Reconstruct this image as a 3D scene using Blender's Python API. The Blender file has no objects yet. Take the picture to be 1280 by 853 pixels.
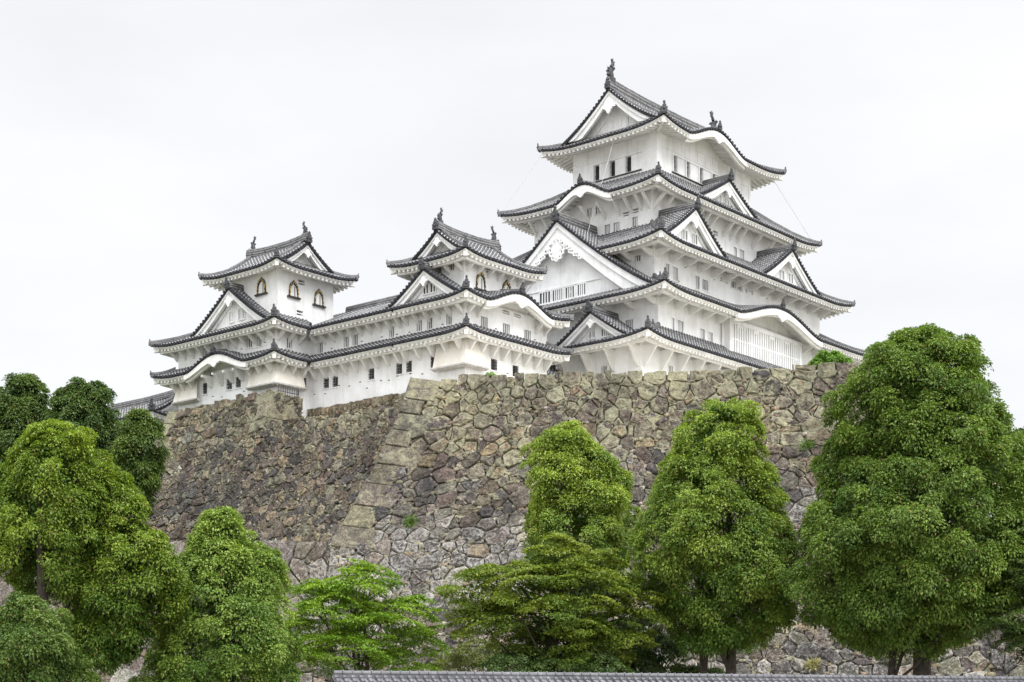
import bpy, math, random
import numpy as np

sc = bpy.context.scene
R = math.radians

# ---------------------------------------------------------------- camera
cam_d = bpy.data.cameras.new("camera")
cam = bpy.data.objects.new("camera", cam_d)
sc.collection.objects.link(cam)
cam.location = (0, 0, 0)
cam.rotation_euler = (R(90), 0, 0)
cam_d.sensor_width = 36.0
cam_d.lens = 36.0 * 1950.0 / 1280.0
cam_d.shift_y = (885.0 - 426.5) / 1280.0
cam_d.clip_end = 4000
cam_d.clip_start = 0.5
sc.camera = cam

# ---------------------------------------------------------------- overcast sky + soft sun
SUN_EL, SUN_AZ = 44.0, 152.0        # azimuth: compass style, 180 = from behind the camera, 270 = from the left
world = bpy.data.worlds.new("World")
sc.world = world
world.use_nodes = True
wn = world.node_tree.nodes
wl = world.node_tree.links
for n in list(wn):
    wn.remove(n)
w_out = wn.new("ShaderNodeOutputWorld")
w_bg = wn.new("ShaderNodeBackground")
w_bg.inputs["Strength"].default_value = 0.1
w_sky = wn.new("ShaderNodeTexSky")
w_sky.sky_type = 'NISHITA'
w_sky.sun_disc = False
w_sky.sun_elevation = R(SUN_EL)
w_sky.sun_rotation = R(SUN_AZ)
w_tc = wn.new("ShaderNodeTexCoord")
w_sep = wn.new("ShaderNodeSeparateXYZ")
wl.new(w_tc.outputs["Generated"], w_sep.inputs[0])
w_map = wn.new("ShaderNodeMapping")
w_map.inputs["Scale"].default_value = (1.6, 1.6, 5.0)
wl.new(w_tc.outputs["Generated"], w_map.inputs[0])
w_noise = wn.new("ShaderNodeTexNoise")
w_noise.inputs["Scale"].default_value = 1.7
w_noise.inputs["Detail"].default_value = 5.0
w_noise.inputs["Roughness"].default_value = 0.5
wl.new(w_map.outputs[0], w_noise.inputs["Vector"])
w_cr = wn.new("ShaderNodeValToRGB")           # brightness of the cloud deck with elevation
w_cr.color_ramp.elements[0].position = 0.0
w_cr.color_ramp.elements[0].color = (0.352, 0.354, 0.359, 1)
w_cr.color_ramp.elements[1].position = 1.0
w_cr.color_ramp.elements[1].color = (1.5, 1.52, 1.57, 1)
for p_, c_ in ((0.42, (0.352, 0.355, 0.361)), (0.6, (0.6, 0.607, 0.62))):
    e_ = w_cr.color_ramp.elements.new(p_)
    e_.color = (*c_, 1)
wl.new(w_sep.outputs["Z"], w_cr.inputs[0])
w_mr = wn.new("ShaderNodeMapRange")
w_mr.inputs["From Min"].default_value = 0.3
w_mr.inputs["From Max"].default_value = 0.7
w_mr.inputs["To Min"].default_value = 0.91
w_mr.inputs["To Max"].default_value = 1.05
wl.new(w_noise.outputs["Fac"], w_mr.inputs["Value"])
w_mul = wn.new("ShaderNodeVectorMath")
w_mul.operation = 'MULTIPLY'
wl.new(w_cr.outputs["Color"], w_mul.inputs[0])
wl.new(w_mr.outputs[0], w_mul.inputs[1])
w_sc = wn.new("ShaderNodeVectorMath")
w_sc.operation = 'SCALE'
wl.new(w_mul.outputs[0], w_sc.inputs[0])
# the clouds glow brighter round the hidden sun (behind the camera, to the left)
w_dot = wn.new("ShaderNodeVectorMath")
w_dot.operation = 'DOT_PRODUCT'
w_dot.inputs[1].default_value = (math.sin(R(SUN_AZ)) * .95, math.cos(R(SUN_AZ)) * .95, .3)
wl.new(w_tc.outputs["Generated"], w_dot.inputs[0])
w_glow = wn.new("ShaderNodeMapRange")
w_glow.inputs["From Min"].default_value = 0.0
w_glow.inputs["From Max"].default_value = 1.0
w_glow.inputs["To Min"].default_value = 24.0
w_glow.inputs["To Max"].default_value = 46.0
wl.new(w_dot.outputs["Value"], w_glow.inputs["Value"])
wl.new(w_glow.outputs[0], w_sc.inputs["Scale"])
w_mix = wn.new("ShaderNodeMix")
w_mix.data_type = 'RGBA'
w_mix.inputs["Factor"].default_value = 0.92
wl.new(w_sky.outputs[0], w_mix.inputs["A"])
wl.new(w_sc.outputs[0], w_mix.inputs["B"])
wl.new(w_mix.outputs["Result"], w_bg.inputs["Color"])
wl.new(w_bg.outputs[0], w_out.inputs["Surface"])

sun_d = bpy.data.lights.new("sun", 'SUN')
sun_d.energy = 1.1
sun_d.angle = R(25)
sun_d.color = (1.0, 0.97, 0.92)
sun = bpy.data.objects.new("sun", sun_d)
sc.collection.objects.link(sun)
az = R(SUN_AZ)
# direction towards the sun
sx, sy, sz = math.sin(az) * math.cos(R(SUN_EL)), math.cos(az) * math.cos(R(SUN_EL)), math.sin(R(SUN_EL))
sun.rotation_euler = (R(90 - SUN_EL), 0, math.atan2(sx, -sy))
sun.location = (-30, -30, 80)

vs = sc.view_settings
vs.view_transform = 'Standard'
vs.look = 'None'
vs.exposure = 0.3
vs.gamma = 1.0
vs.use_curve_mapping = False
sc.cycles.max_bounces = 6
sc.cycles.diffuse_bounces = 4
sc.cycles.transparent_max_bounces = 4

# ---------------------------------------------------------------- materials
def new_mat(name):
    m = bpy.data.materials.new(name)
    m.use_nodes = True
    nt = m.node_tree
    b = nt.nodes["Principled BSDF"]
    return m, nt, b

def nd(nt, t, **kw):
    n = nt.nodes.new(t)
    for k, v in kw.items():
        if hasattr(n, k):
            setattr(n, k, v)
        else:
            n.inputs[k].default_value = v
    return n

def ramp(nt, stops, src):
    r = nt.nodes.new("ShaderNodeValToRGB")
    el = r.color_ramp.elements
    el[0].position, el[0].color = stops[0][0], (*stops[0][1], 1)
    el[1].position, el[1].color = stops[-1][0], (*stops[-1][1], 1)
    for p, c in stops[1:-1]:
        e = el.new(p)
        e.color = (*c, 1)
    nt.links.new(src, r.inputs[0])
    return r

def mixc(nt, fac, a, b, mode='MIX'):
    n = nt.nodes.new("ShaderNodeMix")
    n.data_type = 'RGBA'
    n.blend_type = mode
    for s, v in ((n.inputs["Factor"], fac), (n.inputs["A"], a), (n.inputs["B"], b)):
        if hasattr(v, "is_linked") or isinstance(v, bpy.types.NodeSocket):
            nt.links.new(v, s)
        elif isinstance(v, tuple):
            s.default_value = (*v, 1)
        else:
            s.default_value = v
    return n.outputs["Result"]

def bump(nt, b, height, strength, dist):
    n = nd(nt, "ShaderNodeBump")
    n.inputs["Strength"].default_value = strength
    n.inputs["Distance"].default_value = dist
    nt.links.new(height, n.inputs["Height"])
    nt.links.new(n.outputs[0], b.inputs["Normal"])

def mat_plaster(name, c0, c1, streak=0.5):
    m, nt, b = new_mat(name)
    tc = nd(nt, "ShaderNodeTexCoord")
    mp = nd(nt, "ShaderNodeMapping")
    mp.inputs["Scale"].default_value = (1.3, 1.3, 0.16)
    nt.links.new(tc.outputs["Object"], mp.inputs[0])
    n1 = nd(nt, "ShaderNodeTexNoise", Scale=1.6, Detail=8.0, Roughness=0.65)
    nt.links.new(mp.outputs[0], n1.inputs["Vector"])
    n2 = nd(nt, "ShaderNodeTexNoise", Scale=0.7, Detail=6.0, Roughness=0.6)
    nt.links.new(tc.outputs["Object"], n2.inputs["Vector"])
    r1 = ramp(nt, [(0.27, c1), (0.5, c0)], n1.outputs["Fac"])
    r2 = ramp(nt, [(0.3, (0.84, 0.835, 0.82)), (0.6, (1, 1, 1))], n2.outputs["Fac"])
    col = mixc(nt, 1.0, r1.outputs[0], r2.outputs[0], 'MULTIPLY')
    nt.links.new(col, b.inputs["Base Color"])
    b.inputs["Roughness"].default_value = 0.9
    n3 = nd(nt, "ShaderNodeTexNoise", Scale=14.0, Detail=4.0)
    nt.links.new(tc.outputs["Object"], n3.inputs["Vector"])
    bump(nt, b, n3.outputs["Fac"], 0.12, 0.03)
    return m

M = {}
M['plaster'] = mat_plaster("white_plaster", (0.79, 0.795, 0.80), (0.66, 0.66, 0.66))
M['eave'] = mat_plaster("eave_plaster", (0.78, 0.777, 0.765), (0.68, 0.672, 0.65))
M['weathered'] = mat_plaster("weathered_plaster", (0.72, 0.69, 0.63), (0.58, 0.53, 0.46))

def mat_plain(name, c, rough=0.7, var=0.25, scale=3.0, metal=0.0):
    m, nt, b = new_mat(name)
    tc = nd(nt, "ShaderNodeTexCoord")
    n = nd(nt, "ShaderNodeTexNoise", Scale=scale, Detail=6.0, Roughness=0.6)
    nt.links.new(tc.outputs["Object"], n.inputs["Vector"])
    lo = tuple(x * (1 - var) for x in c)
    hi = tuple(min(1, x * (1 + var)) for x in c)
    r = ramp(nt, [(0.3, lo), (0.7, hi)], n.outputs["Fac"])
    nt.links.new(r.outputs[0], b.inputs["Base Color"])
    b.inputs["Roughness"].default_value = rough
    b.inputs["Metallic"].default_value = metal
    return m

M['dark_tile'] = mat_plain("dark_tile", (0.03, 0.031, 0.036), 0.75, 0.5, 2.5)
M['dark_tile'].node_tree.nodes['Principled BSDF'].inputs['Specular IOR Level'].default_value = 0.2
M['ornament'] = mat_plain("ornament_tile", (0.04, 0.041, 0.046), 0.6, 0.4, 4.0)
M['dark'] = mat_plain("dark_opening", (0.012, 0.012, 0.014), 0.6, 0.2)
M['shade'] = mat_plain("grey_opening", (0.035, 0.034, 0.034), 0.9, 0.3)
M['iron'] = mat_plain("iron", (0.02, 0.02, 0.022), 0.55, 0.3)
M['lacquer'] = mat_plain("black_lacquer", (0.015, 0.014, 0.013), 0.4, 0.3)
M['gold'] = mat_plain("gold_fitting", (0.62, 0.42, 0.08), 0.45, 0.2)
M['wood'] = mat_plain("aged_wood", (0.16, 0.11, 0.075), 0.8, 0.4, 5.0)
M['greywood'] = mat_plain("grey_board", (0.42, 0.41, 0.40), 0.85, 0.25, 4.0)
M['bark'] = mat_plain("bark", (0.045, 0.036, 0.028), 0.95, 0.5, 6.0)
M['pole'] = mat_plain("pink_pole", (0.42, 0.22, 0.17), 0.8, 0.3, 6.0)
M['cable'] = mat_plain("cable", (0.45, 0.45, 0.45), 0.6, 0.1)

def mat_tile(name, kind):
    """roof tiles with white plaster joints; UV = metres along eave, metres up the slope"""
    m, nt, b = new_mat(name)
    tc = nd(nt, "ShaderNodeTexCoord")
    uv = nd(nt, "ShaderNodeSeparateXYZ")
    nt.links.new(tc.outputs["UV"], uv.inputs[0])
    ns = nd(nt, "ShaderNodeTexNoise", Scale=1.4, Detail=7.0, Roughness=0.7)
    nt.links.new(tc.outputs["Object"], ns.inputs["Vector"])
    nf = nd(nt, "ShaderNodeTexNoise", Scale=9.0, Detail=3.0, Roughness=0.6)
    nt.links.new(tc.outputs["Object"], nf.inputs["Vector"])
    tile = ramp(nt, [(0.3, (0.038, 0.039, 0.044)), (0.5, (0.075, 0.075, 0.08)), (0.72, (0.14, 0.138, 0.136))], ns.outputs["Fac"])
    def frac(sock, div):
        d = nd(nt, "ShaderNodeMath", operation='DIVIDE')
        nt.links.new(sock, d.inputs[0]); d.inputs[1].default_value = div
        f = nd(nt, "ShaderNodeMath", operation='FRACT')
        nt.links.new(d.outputs[0], f.inputs[0])
        return f.outputs[0]
    def less(sock, v):
        l = nd(nt, "ShaderNodeMath", operation='LESS_THAN')
        nt.links.new(sock, l.inputs[0]); l.inputs[1].default_value = v
        return l.outputs[0]
    if kind == 'roll':
        fac = less(frac(uv.outputs["Y"], 0.34), 0.2)
    elif kind == 'pan':
        fac = less(frac(uv.outputs["Y"], 0.30), 0.15)
    else:                       # ridge: plaster lines between courses
        fac = less(frac(uv.outputs["Y"], 0.16), 0.22)
    keep = nd(nt, "ShaderNodeMath", operation='GREATER_THAN')
    nt.links.new(nf.outputs["Fac"], keep.inputs[0]); keep.inputs[1].default_value = 0.44
    mu = nd(nt, "ShaderNodeMath", operation='MULTIPLY')
    nt.links.new(fac, mu.inputs[0]); nt.links.new(keep.outputs[0], mu.inputs[1])
    pl = (0.42, 0.415, 0.40) if kind != 'ridge' else (0.3, 0.295, 0.285)
    col = mixc(nt, mu.outputs[0], tile.outputs[0], pl)
    nt.links.new(col, b.inputs["Base Color"])
    b.inputs["Roughness"].default_value = 0.7
    b.inputs['Specular IOR Level'].default_value = 0.25
    return m
M['pan'] = mat_tile("pan_tile", 'pan')
M['roll'] = mat_tile("roll_tile", 'roll')
M['ridge'] = mat_tile("ridge_tile", 'ridge')

def mat_front_tile():
    m, nt, b = new_mat("grey_wall_tile")
    tc = nd(nt, "ShaderNodeTexCoord")
    n = nd(nt, "ShaderNodeTexNoise", Scale=2.2, Detail=8.0, Roughness=0.7)
    nt.links.new(tc.outputs["Object"], n.inputs["Vector"])
    r = ramp(nt, [(0.3, (0.05, 0.05, 0.055)), (0.55, (0.11, 0.11, 0.12)), (0.75, (0.19, 0.19, 0.2))], n.outputs["Fac"])
    nt.links.new(r.outputs[0], b.inputs["Base Color"])
    b.inputs["Roughness"].default_value = 0.5
    return m
M['fronttile'] = mat_front_tile()

def mat_stone():
    """rough stone; attribute colour = the stone itself, alpha 0-1 = cover of greenish lichen, 1-2 = white lichen"""
    m, nt, b = new_mat("rubble_stone")
    at = nd(nt, "ShaderNodeAttribute", attribute_name="Col")
    tc = nd(nt, "ShaderNodeTexCoord")
    def noise(scale, detail=9.0, rough=.72):
        n = nd(nt, "ShaderNodeTexNoise", Scale=scale, Detail=detail, Roughness=rough)
        nt.links.new(tc.outputs["Object"], n.inputs["Vector"])
        return n.outputs["Fac"]
    def math_(op, x, y, clamp=False):
        n = nd(nt, "ShaderNodeMath", operation=op)
        n.use_clamp = clamp
        for i, v in enumerate((x, y)):
            if isinstance(v, (int, float)): n.inputs[i].default_value = v
            else: nt.links.new(v, n.inputs[i])
        return n.outputs[0]
    r1 = ramp(nt, [(0.36, (0.5, 0.48, 0.47)), (0.5, (0.95, 0.94, 0.93)), (0.64, (1.5, 1.47, 1.42))], noise(2.6))
    c1 = mixc(nt, 1.0, at.outputs["Color"], r1.outputs[0], 'MULTIPLY')
    r2 = ramp(nt, [(0.38, (0.45, 0.44, 0.43)), (0.5, (1, 1, 1)), (0.62, (1.55, 1.52, 1.45))], noise(8.0, 6.0, .7))
    c2 = mixc(nt, 1.0, c1, r2.outputs[0], 'MULTIPLY')
    al = at.outputs["Alpha"]
    isw = math_('GREATER_THAN', al, 1.0)
    amt = math_('SUBTRACT', al, isw)
    # greenish-tan crust in broad patches
    g = math_('ADD', noise(1.9, 10.0, .68), math_('MULTIPLY', amt, .30))
    fg = ramp(nt, [(0.60, (0, 0, 0)), (0.70, (1, 1, 1))], g)
    fgg = math_('MULTIPLY', fg.outputs[0], math_('SUBTRACT', 1.0, isw))
    lg = ramp(nt, [(0.35, (.15, .142, .095)), (0.5, (.235, .225, .15)), (0.68, (.33, .315, .225))], noise(5.0, 8.0, .7))
    c3 = mixc(nt, fgg, c2, lg.outputs[0])
    # white lichen in small flecks
    w = math_('ADD', noise(5.5, 12.0, .85), math_('MULTIPLY', amt, .17))
    fw = ramp(nt, [(0.60, (0, 0, 0)), (0.70, (1, 1, 1))], w)
    fww = math_('MULTIPLY', fw.outputs[0], isw)
    c4 = mixc(nt, fww, c3, (0.37, 0.355, 0.33))
    # broad rain stains running down the face
    mp = nd(nt, "ShaderNodeMapping")
    mp.inputs["Scale"].default_value = (.34, .34, .13)
    nt.links.new(tc.outputs["Object"], mp.inputs[0])
    ns = nd(nt, "ShaderNodeTexNoise", Scale=1.0, Detail=6.0, Roughness=.65)
    nt.links.new(mp.outputs[0], ns.inputs["Vector"])
    rs_ = ramp(nt, [(0.36, (.58, .57, .57)), (0.5, (1, 1, 1)), (0.66, (1.25, 1.22, 1.14))], ns.outputs["Fac"])
    c5 = mixc(nt, 1.0, c4, rs_.outputs[0], 'MULTIPLY')
    nt.links.new(c5, b.inputs["Base Color"])
    b.inputs["Roughness"].default_value = 0.92
    bump(nt, b, noise(3.6, 12.0, .75), 1.0, 0.2)
    return m
M['stone'] = mat_stone()

def mat_chink():
    m, nt, b = new_mat("chink_stones")
    tc = nd(nt, "ShaderNodeTexCoord")
    v = nd(nt, "ShaderNodeTexVoronoi", Scale=4.5)
    nt.links.new(tc.outputs["Object"], v.inputs["Vector"])
    v2 = nd(nt, "ShaderNodeTexVoronoi", Scale=4.5, feature='DISTANCE_TO_EDGE')
    nt.links.new(tc.outputs["Object"], v2.inputs["Vector"])
    se = nd(nt, "ShaderNodeSeparateColor")
    nt.links.new(v.outputs["Color"], se.inputs[0])
    r = ramp(nt, [(0.0, (0.05, 0.046, 0.042)), (0.5, (0.15, 0.135, 0.11)), (1.0, (0.33, 0.31, 0.25))], se.outputs[0])
    e = ramp(nt, [(0.02, (0.12, 0.12, 0.12)), (0.1, (1, 1, 1))], v2.outputs["Distance"])
    c = mixc(nt, 1.0, r.outputs[0], e.outputs[0], 'MULTIPLY')
    nm = nd(nt, "ShaderNodeTexNoise", Scale=0.55, Detail=6.0, Roughness=0.65)
    nt.links.new(tc.outputs["Object"], nm.inputs["Vector"])
    rm = ramp(nt, [(0.52, (0, 0, 0)), (0.62, (1, 1, 1))], nm.outputs["Fac"])
    c = mixc(nt, rm.outputs[0], c, (0.055, 0.075, 0.022))
    nt.links.new(c, b.inputs["Base Color"])
    b.inputs["Roughness"].default_value = 0.95
    bump(nt, b, v2.outputs["Distance"], 0.8, 0.1)
    return m
M['chink'] = mat_chink()

def mat_leaf(name="leaf"):
    m, nt, b = new_mat(name)
    at = nd(nt, "ShaderNodeAttribute", attribute_name="Col")
    nt.links.new(at.outputs["Color"], b.inputs["Base Color"])
    b.inputs["Roughness"].default_value = 0.45
    b.inputs["Specular IOR Level"].default_value = 0.22
    tr = nd(nt, "ShaderNodeBsdfTranslucent")
    hs = nd(nt, "ShaderNodeHueSaturation", Saturation=1.1, Value=1.3)
    nt.links.new(at.outputs["Color"], hs.inputs["Color"])
    nt.links.new(hs.outputs[0], tr.inputs["Color"])
    mx = nd(nt, "ShaderNodeMixShader")
    mx.inputs[0].default_value = 0.27
    nt.links.new(b.outputs[0], mx.inputs[1])
    nt.links.new(tr.outputs[0], mx.inputs[2])
    nt.links.new(mx.outputs[0], nt.nodes["Material Output"].inputs["Surface"])
    return m
M['leaf'] = mat_leaf()

def mat_ground(name, c1, c2, c3, scale):
    m, nt, b = new_mat(name)
    tc = nd(nt, "ShaderNodeTexCoord")
    n1 = nd(nt, "ShaderNodeTexNoise", Scale=scale, Detail=10.0, Roughness=0.7)
    nt.links.new(tc.outputs["Object"], n1.inputs["Vector"])
    r = ramp(nt, [(0.35, c1), (0.5, c2), (0.66, c3)], n1.outputs["Fac"])
    nt.links.new(r.outputs[0], b.inputs["Base Color"])
    b.inputs["Roughness"].default_value = 0.95
    bump(nt, b, n1.outputs["Fac"], 0.6, 0.2)
    return m
M['ground'] = mat_ground("ground_soil", (0.26, 0.24, 0.19), (0.34, 0.31, 0.26), (0.2, 0.2, 0.11), 0.2)
M['gravel'] = mat_ground("court_gravel", (0.42, 0.385, 0.32), (0.5, 0.465, 0.39), (0.56, 0.52, 0.44), 0.4)
M['hill'] = mat_ground("hill_grass", (0.12, 0.10, 0.07), (0.07, 0.10, 0.035), (0.05, 0.075, 0.025), 0.6)

# ---------------------------------------------------------------- mesh helpers
class MB:
    """collects vertices and faces for one mesh"""
    def __init__(s):
        s.v = []; s.f = []; s.m = []; s.uv = []; s.col = []
    def add(s, pts, faces, mi=0, uv=None, col=None):
        o = len(s.v)
        s.v.extend(pts)
        s.uv.extend(uv if uv else [(0.0, 0.0)] * len(pts))
        s.col.extend(col if col else [(1.0, 1.0, 1.0, 0.0)] * len(pts))
        for f in faces:
            s.f.append(tuple(i + o for i in f)); s.m.append(mi)
    def build(s, name, mats, parent=None, off=(0, 0, 0), uv=False, col=False, smooth=False):
        me = bpy.data.meshes.new(name)
        ox, oy, oz = off
        me.from_pydata([(x - ox, y - oy, z - oz) for x, y, z in s.v], [], s.f)
        for m in mats:
            me.materials.append(m)
        if len(mats) > 1:
            me.polygons.foreach_set("material_index", s.m)
        if uv:
            l = me.uv_layers.new(name="UVMap")
            idx = np.zeros(len(me.loops), dtype=np.int32)
            me.loops.foreach_get("vertex_index", idx)
            l.data.foreach_set("uv", np.array(s.uv, dtype=np.float32)[idx].ravel())
        if col:
            a = me.color_attributes.new("Col", 'FLOAT_COLOR', 'POINT')
            a.data.foreach_set("color", np.array(s.col, dtype=np.float32).ravel())
        if smooth:
            me.polygons.foreach_set("use_smooth", [True] * len(me.polygons))
        me.update()
        o = bpy.data.objects.new(name, me)
        sc.collection.objects.link(o)
        if parent:
            o.parent = parent
        return o

def tag(o, label=None, cat=None, group=None, kind=None):
    if label: o["label"] = label
    if cat: o["category"] = cat
    if group: o["group"] = group
    if kind: o["kind"] = kind
    return o

BOXF = [(0, 3, 2, 1), (4, 5, 6, 7), (0, 1, 5, 4), (1, 2, 6, 5), (2, 3, 7, 6), (3, 0, 4, 7)]
class Fr:
    """frame of one side of a building: s along the side, x inward, z up"""
    def __init__(s, A, e, n, L, ang):
        s.A, s.e, s.n, s.L, s.ang = A, e, n, L, ang
    def p(s, a, x, z):
        return (s.A[0] + s.e[0] * a + s.n[0] * x, s.A[1] + s.e[1] * a + s.n[1] * x, z)
def frames(rect):
    u0, u1, v0, v1 = rect
    return {'S': Fr((u0, v0), (1, 0), (0, 1), u1 - u0, 0.0),
            'E': Fr((u1, v0), (0, 1), (-1, 0), v1 - v0, math.pi / 2),
            'N': Fr((u1, v1), (-1, 0), (0, -1), u1 - u0, math.pi),
            'W': Fr((u0, v1), (0, -1), (1, 0), v1 - v0, -math.pi / 2)}
NEXT = {'S': 'E', 'E': 'N', 'N': 'W', 'W': 'S'}
PREV = {'S': 'W', 'W': 'N', 'N': 'E', 'E': 'S'}

def fbox(mb, F, s0, s1, x0, x1, z0, z1, mi=0):
    P = F.p
    mb.add([P(s0, x0, z0), P(s1, x0, z0), P(s1, x1, z0), P(s0, x1, z0),
            P(s0, x0, z1), P(s1, x0, z1), P(s1, x1, z1), P(s0, x1, z1)], BOXF, mi)

def prism(mb, F, poly, x0, x1, mi=0):
    """polygon in (s,z), counter-clockwise seen from outside, extruded from x0 (outer) to x1"""
    n = len(poly)
    pts = [F.p(a, x0, z) for a, z in poly] + [F.p(a, x1, z) for a, z in poly]
    fs = [tuple(range(n)), tuple(range(2 * n - 1, n - 1, -1))]
    fs += [(i, i + n, (i + 1) % n + n, (i + 1) % n) for i in range(n)]
    mb.add(pts, fs, mi)

def xprism(mb, F, poly, s0, s1, mi=0):
    """polygon in (x,z) extruded along s"""
    n = len(poly)
    pts = [F.p(s0, x, z) for x, z in poly] + [F.p(s1, x, z) for x, z in poly]
    fs = [tuple(range(n)), tuple(range(2 * n - 1, n - 1, -1))]
    fs += [(i, i + n, (i + 1) % n + n, (i + 1) % n) for i in range(n)]
    mb.add(pts, fs, mi)

def strip(mb, F, ss, ztop, zbot, x0, x1, mi=0):
    """a board that follows a curve in s: closed section between ztop(s) and zbot(s)"""
    pts = []
    for s_ in ss:
        zt, zb = ztop(s_), zbot(s_)
        pts += [F.p(s_, x0, zb), F.p(s_, x0, zt), F.p(s_, x1, zt), F.p(s_, x1, zb)]
    fs = []
    for i in range(len(ss) - 1):
        o = i * 4
        for k in range(4):
            a, b = o + k, o + (k + 1) % 4
            fs.append((a, b, b + 4, a + 4))
    fs.append((0, 3, 2, 1)); l = (len(ss) - 1) * 4
    fs.append((l, l + 1, l + 2, l + 3))
    mb.add(pts, fs, mi)

def beam(mb, p, q, w, h, mi=0):
    """box along the segment p-q (top centre line)"""
    p, q = np.array(p, float), np.array(q, float)
    d = q - p; L = np.linalg.norm(d); d /= L
    side = np.cross(d, (0, 0, 1)); side /= (np.linalg.norm(side) + 1e-9)
    up = np.cross(side, d)
    c = []
    for b in (p, q):
        for a, k in ((-1, -1), (1, -1), (1, 0), (-1, 0)):
            c.append(tuple(b + side * a * w / 2 + up * k * h))
    mb.add(c, [(0, 1, 2, 3), (7, 6, 5, 4), (0, 4, 5, 1), (1, 5, 6, 2), (2, 6, 7, 3), (3, 7, 4, 0)], mi)

def tube(mb, pts, rad, seg=8, mi=0, col=None):
    pts = [np.array(p, float) for p in pts]
    vs_, fs = [], []
    for i, p in enumerate(pts):
        d = pts[min(i + 1, len(pts) - 1)] - pts[max(i - 1, 0)]
        d /= (np.linalg.norm(d) + 1e-9)
        ref = np.array((0, 0, 1.0)) if abs(d[2]) < 0.9 else np.array((1.0, 0, 0))
        a = np.cross(d, ref); a /= np.linalg.norm(a)
        b = np.cross(d, a)
        for k in range(seg):
            t = 2 * math.pi * k / seg
            vs_.append(tuple(p + rad[i] * (a * math.cos(t) + b * math.sin(t))))
    for i in range(len(pts) - 1):
        for k in range(seg):
            a, b = i * seg + k, i * seg + (k + 1) % seg
            fs.append((a, a + seg, b + seg, b))
    fs.append(tuple(range(seg)))
    fs.append(tuple(range(len(pts) * seg - 1, (len(pts) - 1) * seg - 1, -1)))
    mb.add(vs_, fs, mi, col=[col] * len(vs_) if col else None)

def ridge_strip(mb, pts, w, h, mi=0):
    """tile ridge swept along points: upright sides, round cap"""
    pts = [np.array(p, float) for p in pts]
    prof = [(-.5, -.3, 0), (-.5, .0, .1), (-.42, .62, .3), (-.3, .86, .4), (0, 1.0, .5), (.3, .86, .4), (.42, .62, .3), (.5, .0, .1), (.5, -.3, 0)]
    n = len(prof)
    vs_, uv, fs = [], [], []
    for i, p in enumerate(pts):
        d = pts[min(i + 1, len(pts) - 1)] - pts[max(i - 1, 0)]
        sd = np.array((d[1], -d[0], 0)); sd /= (np.linalg.norm(sd) + 1e-9)
        for a, k, t in prof:
            vs_.append(tuple(p + sd * a * w + np.array((0, 0, k * h))))
            uv.append((0.0, t * 1.28))
    for i in range(len(pts) - 1):
        for k in range(n - 1):
            a = i * n + k
            fs.append((a, a + n, a + n + 1, a + 1))
    fs.append(tuple(range(n)))
    fs.append(tuple(range(len(pts) * n - 1, (len(pts) - 1) * n - 1, -1)))
    mb.add(vs_, fs, mi, uv=uv)

# ---------------------------------------------------------------- castle frame: u = along the south faces, v = along the west faces
TH = R(40.5)
OX, OY = 12.2, 130.0
UX, UY = math.sin(TH), math.cos(TH)
VX, VY = -math.cos(TH), math.sin(TH)
ROT = R(90) - TH
def world_uv(u, v):
    return (OX + UX * u + VX * v, OY + UY * u + VY * v)

class Bld:
    def __init__(s, name, label, cat, off, group=None):
        s.off = off
        r = bpy.data.objects.new(name, None)
        sc.collection.objects.link(r)
        x, y = world_uv(off[0], off[1])
        r.location = (x, y, off[2])
        r.rotation_euler = (0, 0, ROT)
        r.empty_display_size = 1
        tag(r, label, cat, group)
        s.root = r
        s.mesh = {}
    def part(s, mb, name, mats, parent=None, **kw):
        return mb.build(name, mats, parent or s.root, s.off, **kw)
    def copy_of(s, key, make, name, mats, pos, ang, parent=None, scale=1.0):
        """object sharing one mesh; pos in castle coordinates"""
        if key not in s.mesh:
            mb = MB(); make(mb)
            o = mb.build(name, mats, parent or s.root)
            s.mesh[key] = o.data
        else:
            o = bpy.data.objects.new(name, s.mesh[key])
            sc.collection.objects.link(o)
            o.parent = parent or s.root
        o.location = (pos[0] - s.off[0], pos[1] - s.off[1], pos[2] - s.off[2])
        o.rotation_euler = (0, 0, ang)
        o.scale = (scale,) * 3
        return o

F0 = Fr((0, 0), (1, 0), (0, 1), 1, 0)

def make_finial(mb):
    """ogre tile ornament, 1 m high, facing -y"""
    body = [(-.30, -.2), (.30, -.2), (.33, .05), (.26, .12), (.35, .25), (.30, .36), (.2, .36), (.19, .5), (.11, .62), (.08, .7)]
    poly = body + [(-a, z) for a, z in reversed(body[1:])]
    prism(mb, F0, [(a, z) for a, z in body] + [(-a, z) for a, z in body[:0:-1]], -.13, .16)
    # knob
    tube(mb, [(0, 0.0, .64), (0, 0, .74), (0, 0, .84), (0, 0, .93), (0, 0, 1.0)], [.07, .11, .14, .10, .03], 8)
    tube(mb, [(0, -.12, .18), (0, -.22, .18), (0, -.26, .18)], [.13, .12, .05], 8)

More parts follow.
